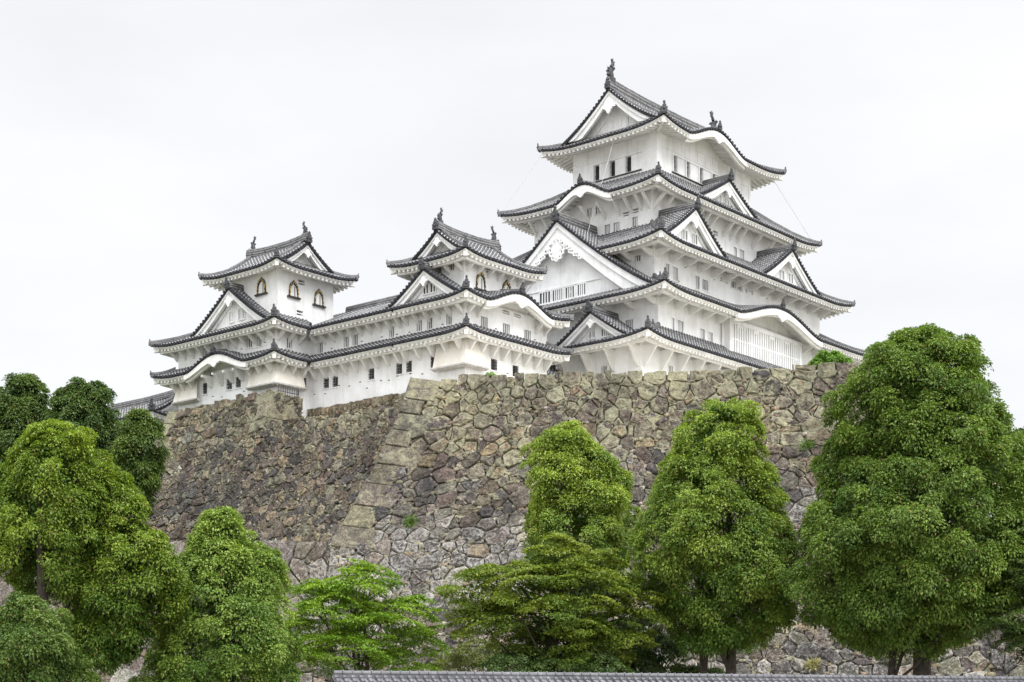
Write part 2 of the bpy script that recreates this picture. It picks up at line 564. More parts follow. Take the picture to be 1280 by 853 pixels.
def make_shachi(mb):
    """tiger-headed fish on a ridge end: head down, tail raised; 1 m high, facing -y"""
    path = [(0, .0, -.1), (0, -.03, .08), (0, -.07, .24), (0, -.05, .4), (0, .03, .56), (0, .10, .68), (0, .12, .8)]
    tube(mb, path, [.16, .18, .165, .14, .105, .075, .045], 8)
    # tail fan
    tf = [(0.08, .74), (.02, .98), (.10, .86), (.16, 1.04), (.2, .86), (.36, .92), (.25, .78), (.3, .68), (.16, .66)]
    xprism(mb, F0, [(a, z) for a, z in tf], -.035, .035)
    # side fins and back fin
    for sgn in (-1, 1):
        prism(mb, F0, [(sgn * .12, .22), (sgn * .3, .36), (sgn * .27, .44), (sgn * .2, .42), (sgn * .2, .5), (sgn * .1, .42)], -.06, -.0)
    xprism(mb, F0, [(-.18, .2), (-.3, .3), (-.24, .36), (-.3, .46), (-.2, .46), (-.1, .5)], -.03, .03)
    xprism(mb, F0, [(-.12, .02), (-.3, .06), (-.24, .16), (-.15, .2)], -.1, .1)
    fbox(mb, F0, -.17, .17, -.2, .2, -.28, -.05)

# ---------------------------------------------------------------- roofs
SP = 0.40          # tile roll spacing
def tile_rows(mb, F, svals, zs, xr, uvs=1.0, endcap=True):
    """half round rolls from the eave up the slope"""
    r = 0.118
    sec = [(-r, 0.0), (-.7 * r, .75 * r), (0, 1.15 * r), (.7 * r, .75 * r), (r, 0.0)]
    for s in svals:
        x0, x1 = xr(s)
        if x1 - x0 < 0.15:
            continue
        K = max(2, int((x1 - x0) / 0.9) + 1)
        pts, uv, fs = [], [], []
        for k in range(K + 1):
            x = x0 + (x1 - x0) * k / K
            z = zs(s, x) + 0.015
            for a, h in sec:
                pts.append(F.p(s + a, x, z + h)); uv.append((s, x * 1.15))
        for k in range(K):
            for j in range(4):
                a = k * 5 + j
                fs.append((a, a + 1, a + 6, a + 5))
        mb.add(pts, fs, 1, uv)
        if endcap:
            R_ = 0.145
            z = zs(s, x0) + 0.0
            c = [F.p(s + R_ * math.cos(t), x0 - 0.06, z + R_ * math.sin(t)) for t in [i * math.pi / 4 for i in range(8)]]
            c2 = [F.p(s + R_ * math.cos(t), x0 + 0.1, z + R_ * math.sin(t)) for t in [i * math.pi / 4 for i in range(8)]]
            mb.add(c + c2, [tuple(range(8))] + [(i, i + 8, (i + 1) % 8 + 8, (i + 1) % 8) for i in range(8)], 2)

def surf(mb, F, zs, x0, x1, lim, L, K, mi=0, dz=0.0, step=SP, flip=False):
    """grid surface between inset x0 and x1; lim(x) -> (smin, smax)"""
    a0, a1 = lim(x0)
    n = max(2, int((a1 - a0) / step))
    pts, uv, fs = [], [], []
    for k in range(K + 1):
        x = x0 + (x1 - x0) * k / K
        sa, sb = lim(x)
        for i in range(n + 1):
            s = sa + (sb - sa) * i / n
            pts.append(F.p(s, x, zs(s, x) + dz)); uv.append((s, x * 1.15))
    for k in range(K):
        for i in range(n):
            a = k * (n + 1) + i
            fs.append((a, a + n + 1, a + n + 2, a + 1) if flip else (a, a + 1, a + n + 2, a + n + 1))
    mb.add(pts, fs, mi, uv)

def kara(x):
    if abs(x) >= 1: return 0.0
    return (0.5 * (1 + math.cos(math.pi * x))) ** 0.78

def make_bracket(style, xo, xi, h):
    """strut from the eave beam down to the wall. local: y inward, top at z=0"""
    def f(mb):
        t = 0.095
        if style == 'bar':
            poly = [(xo - .12, 0), (xi + .02, -h), (xi + .02, -h + .42), (xo + .3, 0)]
        elif style == 'low':
            poly = [(xo - .35, 0), (xo - .35, -.14), (xi - .45, -h), (xi + .02, -h), (xi + .02, 0)]
        else:
            poly = [(xo - .3, 0), (xo - .3, -.2), (xo + .05, -.26), (xi - .3, -h * .9), (xi - .12, -h), (xi + .02, -h), (xi + .02, 0)]
        xprism(mb, F0, poly, -t, t)
    return f

def gable_front(B, F, s0, hw, zt, i0, bh, zf, parent, wall_in=0.9, gegyo=1.0, ornate=False, wins=(), roofmb=None):
    """white bargeboards, recessed gable wall, pendant, dark rake edge"""
    N = max(10, int(hw * 3))
    ss = [s0 + hw * (2.0 * i / (2 * N) * 1.0) * 1.0 for i in range(0)]  # unused
    ys = [hw * i / N for i in range(N + 1)]
    mb = MB()
    cl = lambda z, e=0.0: max(z, zf - .06 + e)
    for sg in (-1, 1):
        sv = [s0 + sg * y for y in ys]
        if sg < 0: sv = sv[::-1]
        z_ = lambda s: zt(abs(s - s0))
        tp = lambda s: bh * (0.85 + 0.35 * abs(s - s0) / hw)
        strip(mb, F, sv, lambda s: cl(z_(s) - .16, .03), lambda s: cl(z_(s) - .16 - tp(s) * .38), i0 + .10, i0 + .42)
        strip(mb, F, sv, lambda s: cl(z_(s) - .16 - tp(s) * .38, .03), lambda s: cl(z_(s) - .16 - tp(s)), i0 + .24, i0 + .5)
        strip(mb, F, sv, lambda s: cl(z_(s) - .2, .03), lambda s: cl(z_(s) - .3), i0 + .5, i0 + wall_in + .1)
        strip(mb, F, sv, lambda s: cl(z_(s) - .3, .03), lambda s: cl(z_(s) - .3 - tp(s) * 1.25), i0 + wall_in - .12, i0 + wall_in + .02)
    # wall
    top = [(s0 + y, zt(abs(y)) - .25) for y in [hw * (i / N) for i in range(N, -N - 1, -1)]]
    top = [t for t in top if t[1] > zf + .02]
    if len(top) > 2:
        prism(mb, F, [(top[-1][0], zf)] + [(top[0][0], zf)] + top, i0 + wall_in, i0 + wall_in + .25)
    g = B.part(mb, "gable", [M['plaster']], parent)
    # dark rake edge with tile ends
    rm = MB()
    for sg in (-1, 1):
        sv = [s0 + sg * y for y in ys]
        if sg < 0: sv = sv[::-1]
        strip(rm, F, sv, lambda s: zt(abs(s - s0)) + .06, lambda s: zt(abs(s - s0)) - .17, i0, i0 + .5)
        L = 0.0; prev = None; nxt = 0.15
        for i in range(N * 6 + 1):
            y = hw * i / (N * 6)
            p = (y, zt(y))
            if prev: L += math.hypot(p[0] - prev[0], p[1] - prev[1])
            prev = p
            if L >= nxt:
                nxt += SP * 0.95
                s = s0 + sg * y; z = zt(y) + .02; R_ = .12
                c = [F.p(s + R_ * math.cos(t), i0 - .07, z + R_ * math.sin(t)) for t in [k * math.pi / 3 for k in range(6)]]
                c2 = [F.p(s + R_ * math.cos(t), i0 + .7, z + R_ * math.sin(t)) for t in [k * math.pi / 3 for k in range(6)]]
                rm.add(c + c2, [tuple(range(6))] + [(k, k + 6, (k + 1) % 6 + 6, (k + 1) % 6) for k in range(6)])
    B.part(rm, "rake_tiles", [M['dark_tile']], g)
    # pendant ornament
    if gegyo > 0:
        om = MB()
        k = gegyo
        zt0 = zt(0) - .16 - bh * (1.15 if ornate else .95)
        body = [(0, 0), (-.3, -.06), (-.44, -.35), (-.40, -.62), (-.22, -.78), (-.10, -.98), (0, -1.04), (.10, -.98), (.22, -.78), (.40, -.62), (.44, -.35), (.3, -.06)]
        prism(om, F, [(s0 + a * k * 1.05, zt0 + z * k * 1.15) for a, z in body], i0 + .02, i0 + .22)
        def ring(cs, cz, r, w=.42, seg=10):
            pts = []
            for j in range(seg):
                t = 2 * math.pi * j / seg
                for rr in (r, r * w):
                    for xx in (i0 + .0, i0 + .2):
                        pts.append(F.p(cs + rr * math.cos(t), xx, cz + rr * math.sin(t)))
            fs = []
            for j in range(seg):
                a, b = j * 4, ((j + 1) % seg) * 4
                fs += [(a, b, b + 2, a + 2), (a + 1, a + 3, b + 3, b + 1), (a, a + 1, b + 1, b), (a + 2, b + 2, b + 3, a + 3)]
            om.add(pts, fs)
        if ornate:
            for sg in (-1, 1):
                for j in range(1, 5):
                    yy = .42 * k * j + .1 * k
                    ring(s0 + sg * yy, zt(yy) - .16 - bh * .8 - .12 * k * (1 + (j % 2) * .5), .24 * k * (1 - .08 * j))
                    ring(s0 + sg * (yy + .2 * k), zt(yy) - .16 - bh * .95 - .38 * k + .05 * j * k, .15 * k)
                ring(s0 + sg * .45 * k, zt0 - .75 * k, .2 * k); ring(s0 + sg * .28 * k, zt0 - 1.05 * k, .17 * k)
            ring(s0, zt0 + .1 * k, .26 * k, .3)
            ring(s0, zt0 - .35 * k, .5 * k, .72); ring(s0, zt0 - 1.15 * k, .18 * k)
        else:
            for sg in (-1, 1):
                for j in range(1, 2):
                    yy = .36 * k * j + .2 * k
                    dz = zt(yy) - .16 - bh * .95
                    prism(om, F, [(s0 + sg * yy + .2 * k * math.cos(t), dz + .15 * k * math.sin(t) - .05 * k) for t in [q * math.pi / 3 for q in range(6)]], i0 + .04, i0 + .2)
            ring(s0, zt0 - .08 * k, .2 * k, .35)
        B.part(om, "gable_ornament", [M['plaster']], g)
    for (c, z, w, h, n) in wins:
        wm = MB()
        x = i0 + wall_in
        window_mesh_proud(wm, F, c, z, w, h, n, x)
        B.part(wm, "gable_window", [M['plaster'], M['shade']], g)
    return g

def window_mesh_proud(wm, F, c, z, w, h, n, x, pane=1):
    fbox(wm, F, c - w / 2, c + w / 2, x - .03, x + .05, z - h / 2, z + h / 2, pane if n else 0)
    t = .09
    fbox(wm, F, c - w / 2 - t, c - w / 2, x - .10, x + .05, z - h / 2 - t, z + h / 2 + t)
    fbox(wm, F, c + w / 2, c + w / 2 + t, x - .10, x + .05, z - h / 2 - t, z + h / 2 + t)
    fbox(wm, F, c - w / 2, c + w / 2, x - .102, x + .05, z + h / 2, z + h / 2 + t)
    fbox(wm, F, c - w / 2, c + w / 2, x - .102, x + .05, z - h / 2 - t, z - h / 2)
    for i in range(n):
        a = c - w / 2 + w * (i + 1) / (n + 1)
        fbox(wm, F, a - .055, a + .055, x - .08, x + .0, z - h / 2, z + h / 2)

def dormer(B, F, s0, hw, za, zf, i0, i1, parent, bh=.45, p=1.22, gegyo=.7, ornate=False, wins=(), wall_in=.8, orn=1.0, ridge_h=.5, foot=0.0, wallf=None, ridge_w=.42):
    """gable roof standing on a slope, ridge running inward from i0 to i1"""
    H = za - zf
    def zt(y):
        q = min(1.0, y / hw)
        return zf + H * ((1 - q) ** p * .72 + (1 - q) * .28) + foot * q ** 6
    g = gable_front(B, F, s0, hw, zt, i0, bh, wallf if wallf is not None else zf - .1, parent, wall_in, gegyo, ornate, wins)
    rm = MB()
    for sg in (-1, 1):
        # slope frame: use a sub-frame whose s runs along n
        A = F.p(s0, 0, 0)
        e2 = (F.n[0], F.n[1]) if sg < 0 else (-F.n[0], -F.n[1])
        n2 = (F.e[0] * -sg, F.e[1] * -sg)
        G = Fr((A[0] + F.e[0] * sg * hw, A[1] + F.e[1] * sg * hw), e2, n2, i1, 0)
        zs = lambda s, x: zt(max(0.0, hw - x))
        lo, hi = (i0, i1) if sg < 0 else (-i1, -i0)
        surf(rm, G, zs, 0, hw, lambda x: (lo, hi), i1, 8)
        sv = [lo + .2 + k * SP for k in range(int((hi - lo - .2) / SP) + 1)]
        tile_rows(rm, G, sv, zs, lambda s: (0.0, hw), endcap=False)
    B.part(rm, "gable_roof", [M['pan'], M['roll'], M['dark_tile']], g, uv=True)
    km = MB()
    ridge_strip(km, [F.p(s0, i0 - .1, za + .05), F.p(s0, i0 + .5, za + .05), F.p(s0, (i0 + i1) / 2, za + .05), F.p(s0, i1, za + .05)], ridge_w, ridge_h)
    B.part(km, "gable_ridge", [M['ridge']], g, uv=True)
    B.copy_of('finial', make_finial, "ridge_ornament", [M['ornament']], F.p(s0, i0 - .15, za + .1), F.ang, g, orn)
    return g

def roof(B, rect, ze, D, prof, over, up=.5, Lc=4.5, bumps=None, sides='SENW', detail='SWEN', irimoya=None,
         struts=None, beam_on=True, orn=0.7, ext=None, gaps=None, fascia=.2, raft=.48, clip=None, orn2=True, corner_up=None):
    """one tier of eaves all round a rectangle.
    D: depth of each side; prof(side, x): rise above the eave; over: overhang to the wall below"""
    bumps = bumps or {}
    struts = struts or {}
    FR = frames(rect)
    ext = ext or {}
    gaps = gaps or {}
    tm = MB()
    em = MB()
    tops = {}
    for sd in sides:
        F = FR[sd]; L = F.L
        dl = D[PREV[sd]] if PREV[sd] in sides else 0.0
        dr = D[NEXT[sd]] if NEXT[sd] in sides else 0.0
        d = D[sd]
        el, er = ext.get(sd, (0, 0))
        if irimoya and sd in irimoya['short']:
            dl = dr = d
        bl = bumps.get(sd, [])
        c_l = up if PREV[sd] in sides else 0.0
        c_r = up if NEXT[sd] in sides else 0.0
        def upz(s, L=L, c_l=c_l, c_r=c_r):
            return c_l * max(0, 1 - s / Lc) ** 2.2 + c_r * max(0, 1 - (L - s) / Lc) ** 2.2
        def bz(s, bl=bl):
            return sum(h * kara((s - c) / w) for c, w, h in bl)
        def edge(s, upz=upz, bz=bz):
            return ze + upz(s) + bz(s)
        def zs(s, x, upz=upz, bz=bz, sd=sd, d=d):
            base = ze + upz(s) * max(0, 1 - x / max(d, .1)) ** 1.5 + prof(sd, x)
            b = bz(s)
            return max(base, ze + b + .16 * x) if b > .03 else base
        if irimoya and sd in irimoya['long']:
            g, ro = irimoya['g'], irimoya['ro']
            lim1 = lambda x, L=L: (min(x, L / 2), L - min(x, L / 2))
            surf(tm, F, zs, 0, g, lim1, L, 4)
            surf(tm, F, zs, g, d, lambda x, L=L: (g - ro, L - g + ro), L, 6)
            def xr(s, L=L, d=d):
                q = min(s, L - s)
                return (0.0, q if q < g - ro else d)
        else:
            def lim(x, L=L, d=d, dl=dl, dr=dr, el=el, er=er):
                q = x / d
                return (q * dl - x * el, L - q * dr + x * er)
            if sd in gaps:
                ga, gb_ = gaps[sd]
                gm, gh = (ga + gb_) / 2, (gb_ - ga) / 2
                surf(tm, F, zs, 0, d, lambda x: (lim(x)[0], max(lim(x)[0] + .05, gm - gh * (1 - .93 * x / d))), L, 8)
                surf(tm, F, zs, 0, d, lambda x: (min(lim(x)[1] - .05, gm + gh * (1 - .93 * x / d)), lim(x)[1]), L, 8)
            else:
                surf(tm, F, zs, 0, d, lim, L, 5)
            def xr(s, L=L, d=d, dl=dl, dr=dr):
                q = 1.0
                if dl > 0: q = min(q, s / dl)
                if dr > 0: q = min(q, (L - s) / dr)
                return (max(0.0, -s, s - L), d * q)
        n = int(L / SP)
        sv = [(L - n * SP) / 2 + SP * k for k in range(-int(el * d / SP), n + 1 + int(er * d / SP))]
        ga, gb_ = gaps.get(sd, (1e9, 1e9))
        def cut(a, b, n):
            if ga > 1e8: return [[a + (b - a) * i / n for i in range(n + 1)]]
            return [[a + (ga - a) * i / n for i in range(n + 1)], [gb_ + (b - gb_) * i / n for i in range(n + 1)]]
        if ga < 1e8:
            xr0 = xr
            def xr(s, xr0=xr0):
                a, b = xr0(s)
                if ga < s < gb_:
                    a = max(a, d * (1 - abs(s - gm) / gh) / .93)
                return (a, b)
        tile_rows(tm, F, sv, zs, xr)
        # eave lip
        fine = [L * i / max(2, int(L / .3)) for i in range(int(L / .3) + 1)] if L > .9 else [0, L]
        fine[-1] = L
        fines = [fine] if ga > 1e8 else cut(0, L, 30)
        for fine in fines: strip(tm, F, fine, lambda s: edge(s) + .0, lambda s: edge(s) - .12, 0.04, .35, 2)
        # white fascia, thicker under the curved gables
        xb = lambda s: .0
        o = over[sd] if isinstance(over, dict) else over
        inner = [min(max(s, .12), L - .12) for s in fine]
        bb = lambda s: (.26 if bz(s) > .02 else 0.0)
        inners = [inner] if ga > 1e8 else cut(.12, L - .12, 30)
        for inner in inners: strip(em, F, inner, lambda s: edge(s) - .13, lambda s: edge(s) - .13 - fascia * .5 - .0, .10, .34)
        for inner in inners: strip(em, F, inner, lambda s: edge(s) - .13 - fascia * .5, lambda s: edge(s) - .13 - fascia, .17, .4)
        for c, w, h in bl:
            kk = [c - w * 1.02 + 2.04 * w * i / 40 for i in range(41)]
            strip(em, F, kk, lambda s: edge(s) - .13 - fascia * .5, lambda s: edge(s) - .42 - fascia - .12 * kara((s - c) / w), .03, .3)
            strip(em, F, kk, lambda s: edge(s) - .42 - fascia, lambda s: edge(s) - .62 - fascia, .3, .5)
        if sd in detail:
            zso = lambda s, x: edge(s) - .13 - fascia + .26 * x + (0 if True else 0)
            def lims(x, L=L, sd=sd):
                a = x if PREV[sd] in sides else -x * ext.get(sd, (0, 0))[0]
                b = x if NEXT[sd] in sides else -x * ext.get(sd, (0, 0))[1]
                return (a, L - b)
            if ga < 1e8:
                surf(em, F, zso, .15, o + .05, lambda x: (lims(x)[0], ga), L, 2, flip=True, step=.3)
                surf(em, F, zso, .15, o + .05, lambda x: (gb_, lims(x)[1]), L, 2, flip=True, step=.3)
            else:
                surf(em, F, zso, .15, o + .05, lims, L, 2, flip=True, step=.3)
            if True:
                nr = int(L / raft)
                for i in range(nr + 1):
                    s = (L - nr * raft) / 2 + i * raft
                    x1 = o + .02
                    if PREV[sd] in sides: x1 = min(x1, s)
                    if NEXT[sd] in sides: x1 = min(x1, L - s)
                    if x1 < .5 or ga < s < gb_: continue
                    inb = any(abs(s - c) < w * .96 for c, w, h in bl)
                    z0, z1 = zso(s, .3), zso(s, x1)
                    hh = .25
                    xprism(em, F, [(.2, z0 + .02), (.2, z0 - hh), (x1, z1 - hh), (x1, z1 + .02)], s - .1, s + .1)
            # tympanum walls below curved gables
            for c, w, h in bl:
                kk = [c + w * .97 * (1 - 2 * i / 24) for i in range(25)]
                prism(em, F, [(kk[-1], ze + .3), (kk[0], ze + .3)] + [(s, edge(s) - .2 + .2 * o) for s in kk], o - .06, o + .1)
                # pendant
                prism(em, F, [(c + a * .75, edge(c) - .5 - fascia + z * .8) for a, z in [(0, .1), (-.5, .05), (-.9, -.25), (-.55, -.3), (-.3, -.5), (0, -.68), (.3, -.5), (.55, -.3), (.9, -.25), (.5, .05)]], -.02, .12)
            if beam_on:
                xbm = o * .42
                zb = lambda s: ze + .45 * upz(s) + bz(s) * 0 - .13 - fascia + .26 * xbm - .2
                a = xbm if PREV[sd] in sides else 0
                b = xbm if NEXT[sd] in sides else 0
                segs = [(a, L - b)] if ga > 1e8 else [(a, ga), (gb_, L - b)]
                for c, w, h in bl:
                    ns = []
                    for p_, q_ in segs:
                        if c - w * .9 > p_: ns.append((p_, min(q_, c - w * .9)))
                        if c + w * .9 < q_: ns.append((max(p_, c + w * .9), q_))
                    segs = ns
                for p_, q_ in segs:
                    bs = [p_ + (q_ - p_) * i / 12 for i in range(13)]
                    strip(em, F, bs, lambda s: zb(s) + .05, lambda s: zb(s) - .2, xbm - .12, xbm + .12)
        tops[sd] = (F, zs, edge, upz, o)
    rname = "roof"
    ro_ = B.part(tm, rname, [M['pan'], M['roll'], M['dark_tile']], uv=True)
    # corner beams
    for sd in sides:
        nx = NEXT[sd]
        if nx in sides and (sd in detail or nx in detail):
            F, zs, edge, upz, o = tops[sd]
            L = F.L
            zc = ze + up - .13 - fascia - .05
            beam(em, F.p(L - .16, .16, zc), F.p(L - o - .1, o + .1, zc + .2), .3, .34)
    B.part(em, "eave", [M['eave']], ro_)
    # struts
    for sd, (st, hgt, xs) in struts.items():
        F, zs, edge, upz, o = tops[sd]
        xbm = o * .42
        for s in xs:
            zb = ze + .45 * upz(s) - .13 - fascia + .26 * xbm - .22
            hh = hgt
            B.copy_of(('br', st, round(o, 2), hgt), make_bracket(st, xbm, o, hh), "bracket", [M['eave']], F.p(s, 0, zb), F.ang)
    # hip ridges + ornaments
    def rs_(pts, w, h, nm='hip_ridge'):
        m_ = MB(); ridge_strip(m_, pts, w, h); B.part(m_, nm, [M['ridge']], ro_, uv=True)
    for sd in sides:
        nx = NEXT[sd]
        if nx not in sides: continue
        F, zs, edge, upz, o = tops[sd]
        L = F.L
        if irimoya:
            g = irimoya['g']
            pts = [F.p(L - g * q, g * q, (zs(L - g * q, g * q) if sd in irimoya['long'] else zs(L - g * q, g * q)) + .02) for q in (-.02, .05, .2, .4, .7, 1.0)]
        else:
            d, dr = D[sd], D[nx]
            pts = [F.p(L - dr * q, d * q, zs(L - dr * q, d * q) + .02) for q in (-.02, .05, .2, .4, .7, 1.0)]
        rs_(pts, .38, .36)
        if orn > 0:
            a = F.ang + math.pi / 4
            B.copy_of('finial', make_finial, "ridge_ornament", [M['ornament']], (pts[0][0], pts[0][1], pts[0][2] + .12), a, ro_, orn if sd == 'W' else orn * .55)
            if orn2 and sd == 'W':
                q = .45
                if irimoya: pp = F.p(L - g * q, g * q, zs(L - g * q, g * q) + .3)
                else: pp = F.p(L - dr * q, d * q, zs(L - dr * q, d * q) + .3)
                B.copy_of('finial', make_finial, "ridge_ornament", [M['ornament']], pp, a, ro_, orn * .72)
    if irimoya:
        g, ro = irimoya['g'], irimoya['ro']
        for sd in irimoya['long']:
            F, zs, edge, upz, o = tops[sd]
            d, L = D[sd], F.L
            for s in (g - ro + .55, L - g + ro - .55):
                rs_([F.p(s, g * .9 + (d - g * .9) * q, zs(s, g * .9 + (d - g * .9) * q) + .05) for q in (0, .25, .5, .75, 1)], .34, .34, 'verge_ridge')
        F, zs, edge, upz, o = tops[irimoya['long'][0]]
        d, L = D[irimoya['long'][0]], F.L
        zr = zs(L / 2, d) if not bumps.get(irimoya['long'][0]) else ze + prof(irimoya['long'][0], d)
        sag = [0.22, .08, 0, 0, 0, .08, .22]
        rs_([F.p(g - ro - .05 + (L - 2 * g + 2 * ro + .1) * i / 6, d, zr + .05 + sag[i]) for i in range(7)], .55, irimoya.get('rh', .75), 'main_ridge')
        for sd in irimoya['short']:
            if sd not in tops: continue
            Fw = tops[sd][0]
            hw = d - g + .25
            zt = lambda y: ze + prof(irimoya['long'][0], max(0, d - y))
            gable_front(B, Fw, Fw.L / 2, hw, zt, g - ro, irimoya.get('bh', .5), ze + prof(sd, g) - .1, ro_, ro + .25, irimoya.get('gegyo', .9), wins=irimoya.get('wins', ()) if sd in 'SW' else ())
            B.copy_of('finial', make_finial, "ridge_ornament", [M['ornament']], Fw.p(Fw.L / 2, g - ro - .12, zr + .15), Fw.ang, ro_, .8)
            B.copy_of('shachi', make_shachi, "fish_ornament", [M['ornament']], Fw.p(Fw.L / 2, g - ro + .45, zr + .05 + irimoya.get('rh', .75) + .18 + .1), Fw.ang, ro_, irimoya.get('sh', 2.0))
    for sd, bl in bumps.items():
        F, zs, edge, upz, o = tops[sd]
        for c, w, h in bl:
            rs_([F.p(c, x, zs(c, x) + .03) for x in (-.05, .5, 1.0, 1.6, 2.2)], .34, .32, 'curved_gable_ridge')
            B.copy_of('finial', make_finial, "ridge_ornament", [M['ornament']], F.p(c, -.08, edge(c) + .15), F.ang, ro_, .75)
    return ro_, tops

def walls(B, rect, z0, z1, holes=None, mat='plaster', name="wall", detail='SW', sides='SENW', taper=0.0):
    """four walls; rectangular openings cut into the detailed ones with real reveals"""
    holes = holes or {}
    FR = frames(rect)
    mb = MB()
    made = []
    for sd in sides:
        F = FR[sd]
        hs = []
        for h in holes.get(sd, []):
            c, z, w, hh, st = h[:5]
            s = (c - rect[0]) if sd == 'S' else (rect[3] - c)
            hs.append((s - w / 2, s + w / 2, z - hh / 2, z + hh / 2, st))
        xs = sorted({0.0, F.L, *[h[0] for h in hs], *[h[1] for h in hs]})
        zz = sorted({z0, z1, *[h[2] for h in hs], *[h[3] for h in hs]})
        for i in range(len(xs) - 1):
            for j in range(len(zz) - 1):
                cx_, cz_ = (xs[i] + xs[i + 1]) / 2, (zz[j] + zz[j + 1]) / 2
                if any(h[0] < cx_ < h[1] and h[2] < cz_ < h[3] for h in hs): continue
                mb.add([F.p(xs[i], 0, zz[j]), F.p(xs[i + 1], 0, zz[j]), F.p(xs[i + 1], 0, zz[j + 1]), F.p(xs[i], 0, zz[j + 1])], [(0, 1, 2, 3)])
        for a, b, c, d, st in hs:
            dp = .3
            for q in (((a, c), (b, c)), ((b, c), (b, d)), ((b, d), (a, d)), ((a, d), (a, c))):
                (p1, q1), (p2, q2) = q
                mb.add([F.p(p1, 0, q1), F.p(p2, 0, q2), F.p(p2, dp, q2), F.p(p1, dp, q1)], [(3, 2, 1, 0)])
            made.append((F, a, b, c, d, st))
    wo = B.part(mb, name, [M[mat]])
    for F, a, b, c, d, st in made:
        wm = MB()
        w = b - a; h = d - c
        pane = 1
        pd = .19 if st in ('bars', 'gap') else .29
        fbox(wm, F, a - .02, b + .02, pd, pd + .05, c - .02, d + .02, pane)
        mats = [M['plaster'], M['dark'], M['iron']]
        if st == 'bars':
            mats[1] = M['shade']
            n = max(2, int(round(w / .22)))
            for i in range(n):
                x = a + w * (i + .5) / n
                fbox(wm, F, x - .038, x + .038, .07, .11, c, d)
        elif st == 'gap':
            n = max(1, int(round(w / .25)))
            for i in range(n):
                x = a + w * (i + 1) / (n + 1)
                fbox(wm, F, x - .05, x + .05, .07, .12, c, d)
        elif st == 'iron':
            n = 3
            for i in range(n):
                x = a + w * (i + 1) / (n + 1)
                fbox(wm, F, x - .025, x + .025, .02, .07, c, d, 2)
            for i in range(3):
                z = c + h * (i + 1) / 4
                fbox(wm, F, a, b, .0, .05, z - .03, z + .03, 2)
            fbox(wm, F, a + .02, a + w * .28, .2, .28, c, d, 0)
        elif st == 'vent':
            fbox(wm, F, a, b, .08, .2, (c + d) / 2 - .05, (c + d) / 2 + .05)
        elif st == 'open':
            fbox(wm, F, a + w * .48, a + w * .54, .1, .16, c, d, 2)
            for q in (.35, .7):
                fbox(wm, F, a, b, .12, .15, c + h * q - .015, c + h * q + .015, 2)
        if st in ('bars', 'gap', 'iron'):      # thin plaster surround standing proud of the wall
            t, p = .08, -.03
            fbox(wm, F, a - t, a, p, .04, c - t, d + t); fbox(wm, F, b, b + t, p, .04, c - t, d + t)
            fbox(wm, F, a, b, p - .002, .04, d, d + t); fbox(wm, F, a - t * 1.6, b + t * 1.6, p - .05, .04, c - t, c)
        B.part(wm, "window", mats)
    return wo

def bell_window(B, F, s, z, w, h):
    """flame-headed window with black lacquer frame and gold fittings"""
    def outline(k, dz=0):
        pts = [(-.5, 0), (-.46, .35), (-.42, .62), (-.30, .8), (-.12, .9), (0, 1.0)]
        pts = pts + [(-a, b) for a, b in reversed(pts[:-1])]
        return [(s + a * w * k, z - h / 2 + b * h * (k if b > 0 else 1) + dz) for a, b in pts]
    wm = MB()
    o1, o2 = outline(1.16), outline(.93)
    n = len(o1)
    pts = []
    for i in range(n):
        pts += [F.p(o1[i][0], -.14, o1[i][1]), F.p(o2[i][0], -.14, o2[i][1]), F.p(o1[i][0], .02, o1[i][1]), F.p(o2[i][0], .02, o2[i][1])]
    fs = []
    for i in range(n - 1):
        a, b = i * 4, i * 4 + 4
        fs += [(a, a + 1, b + 1, b), (a, b, b + 2, a + 2), (a + 1, a + 3, b + 3, b + 1)]
    wm.add(pts, fs, 0)
    prism(wm, F, list(reversed(o2)), -.03, .02, 1)
    fbox(wm, F, s - w * .78, s + w * .78, -.2, .02, z - h / 2 - .13, z - h / 2, 0)
    for i in range(1, n - 1):
        c = ((o1[i][0] + o2[i][0]) / 2, (o1[i][1] + o2[i][1]) / 2)
        fbox(wm, F, c[0] - .045, c[0] + .045, -.165, -.12, c[1] - .05, c[1] + .05, 2)
    for sg in (-1, 1):
        for q in (.12, .5):
            fbox(wm, F, s + sg * w * .50 - .05, s + sg * w * .50 + .05, -.168, -.12, z - h / 2 + h * q - .06, z - h / 2 + h * q + .06, 2)
    fbox(wm, F, s - .03, s + .03, -.06, 0.0, z - h / 2, z + h * .3, 1)
    fbox(wm, F, s + w * .12, s + w * .22, -.035, .0, z - h / 2, z + h * .22, 3)
    B.part(wm, "bell_window", [M['lacquer'], M['plaster'], M['gold'], M['shade']])

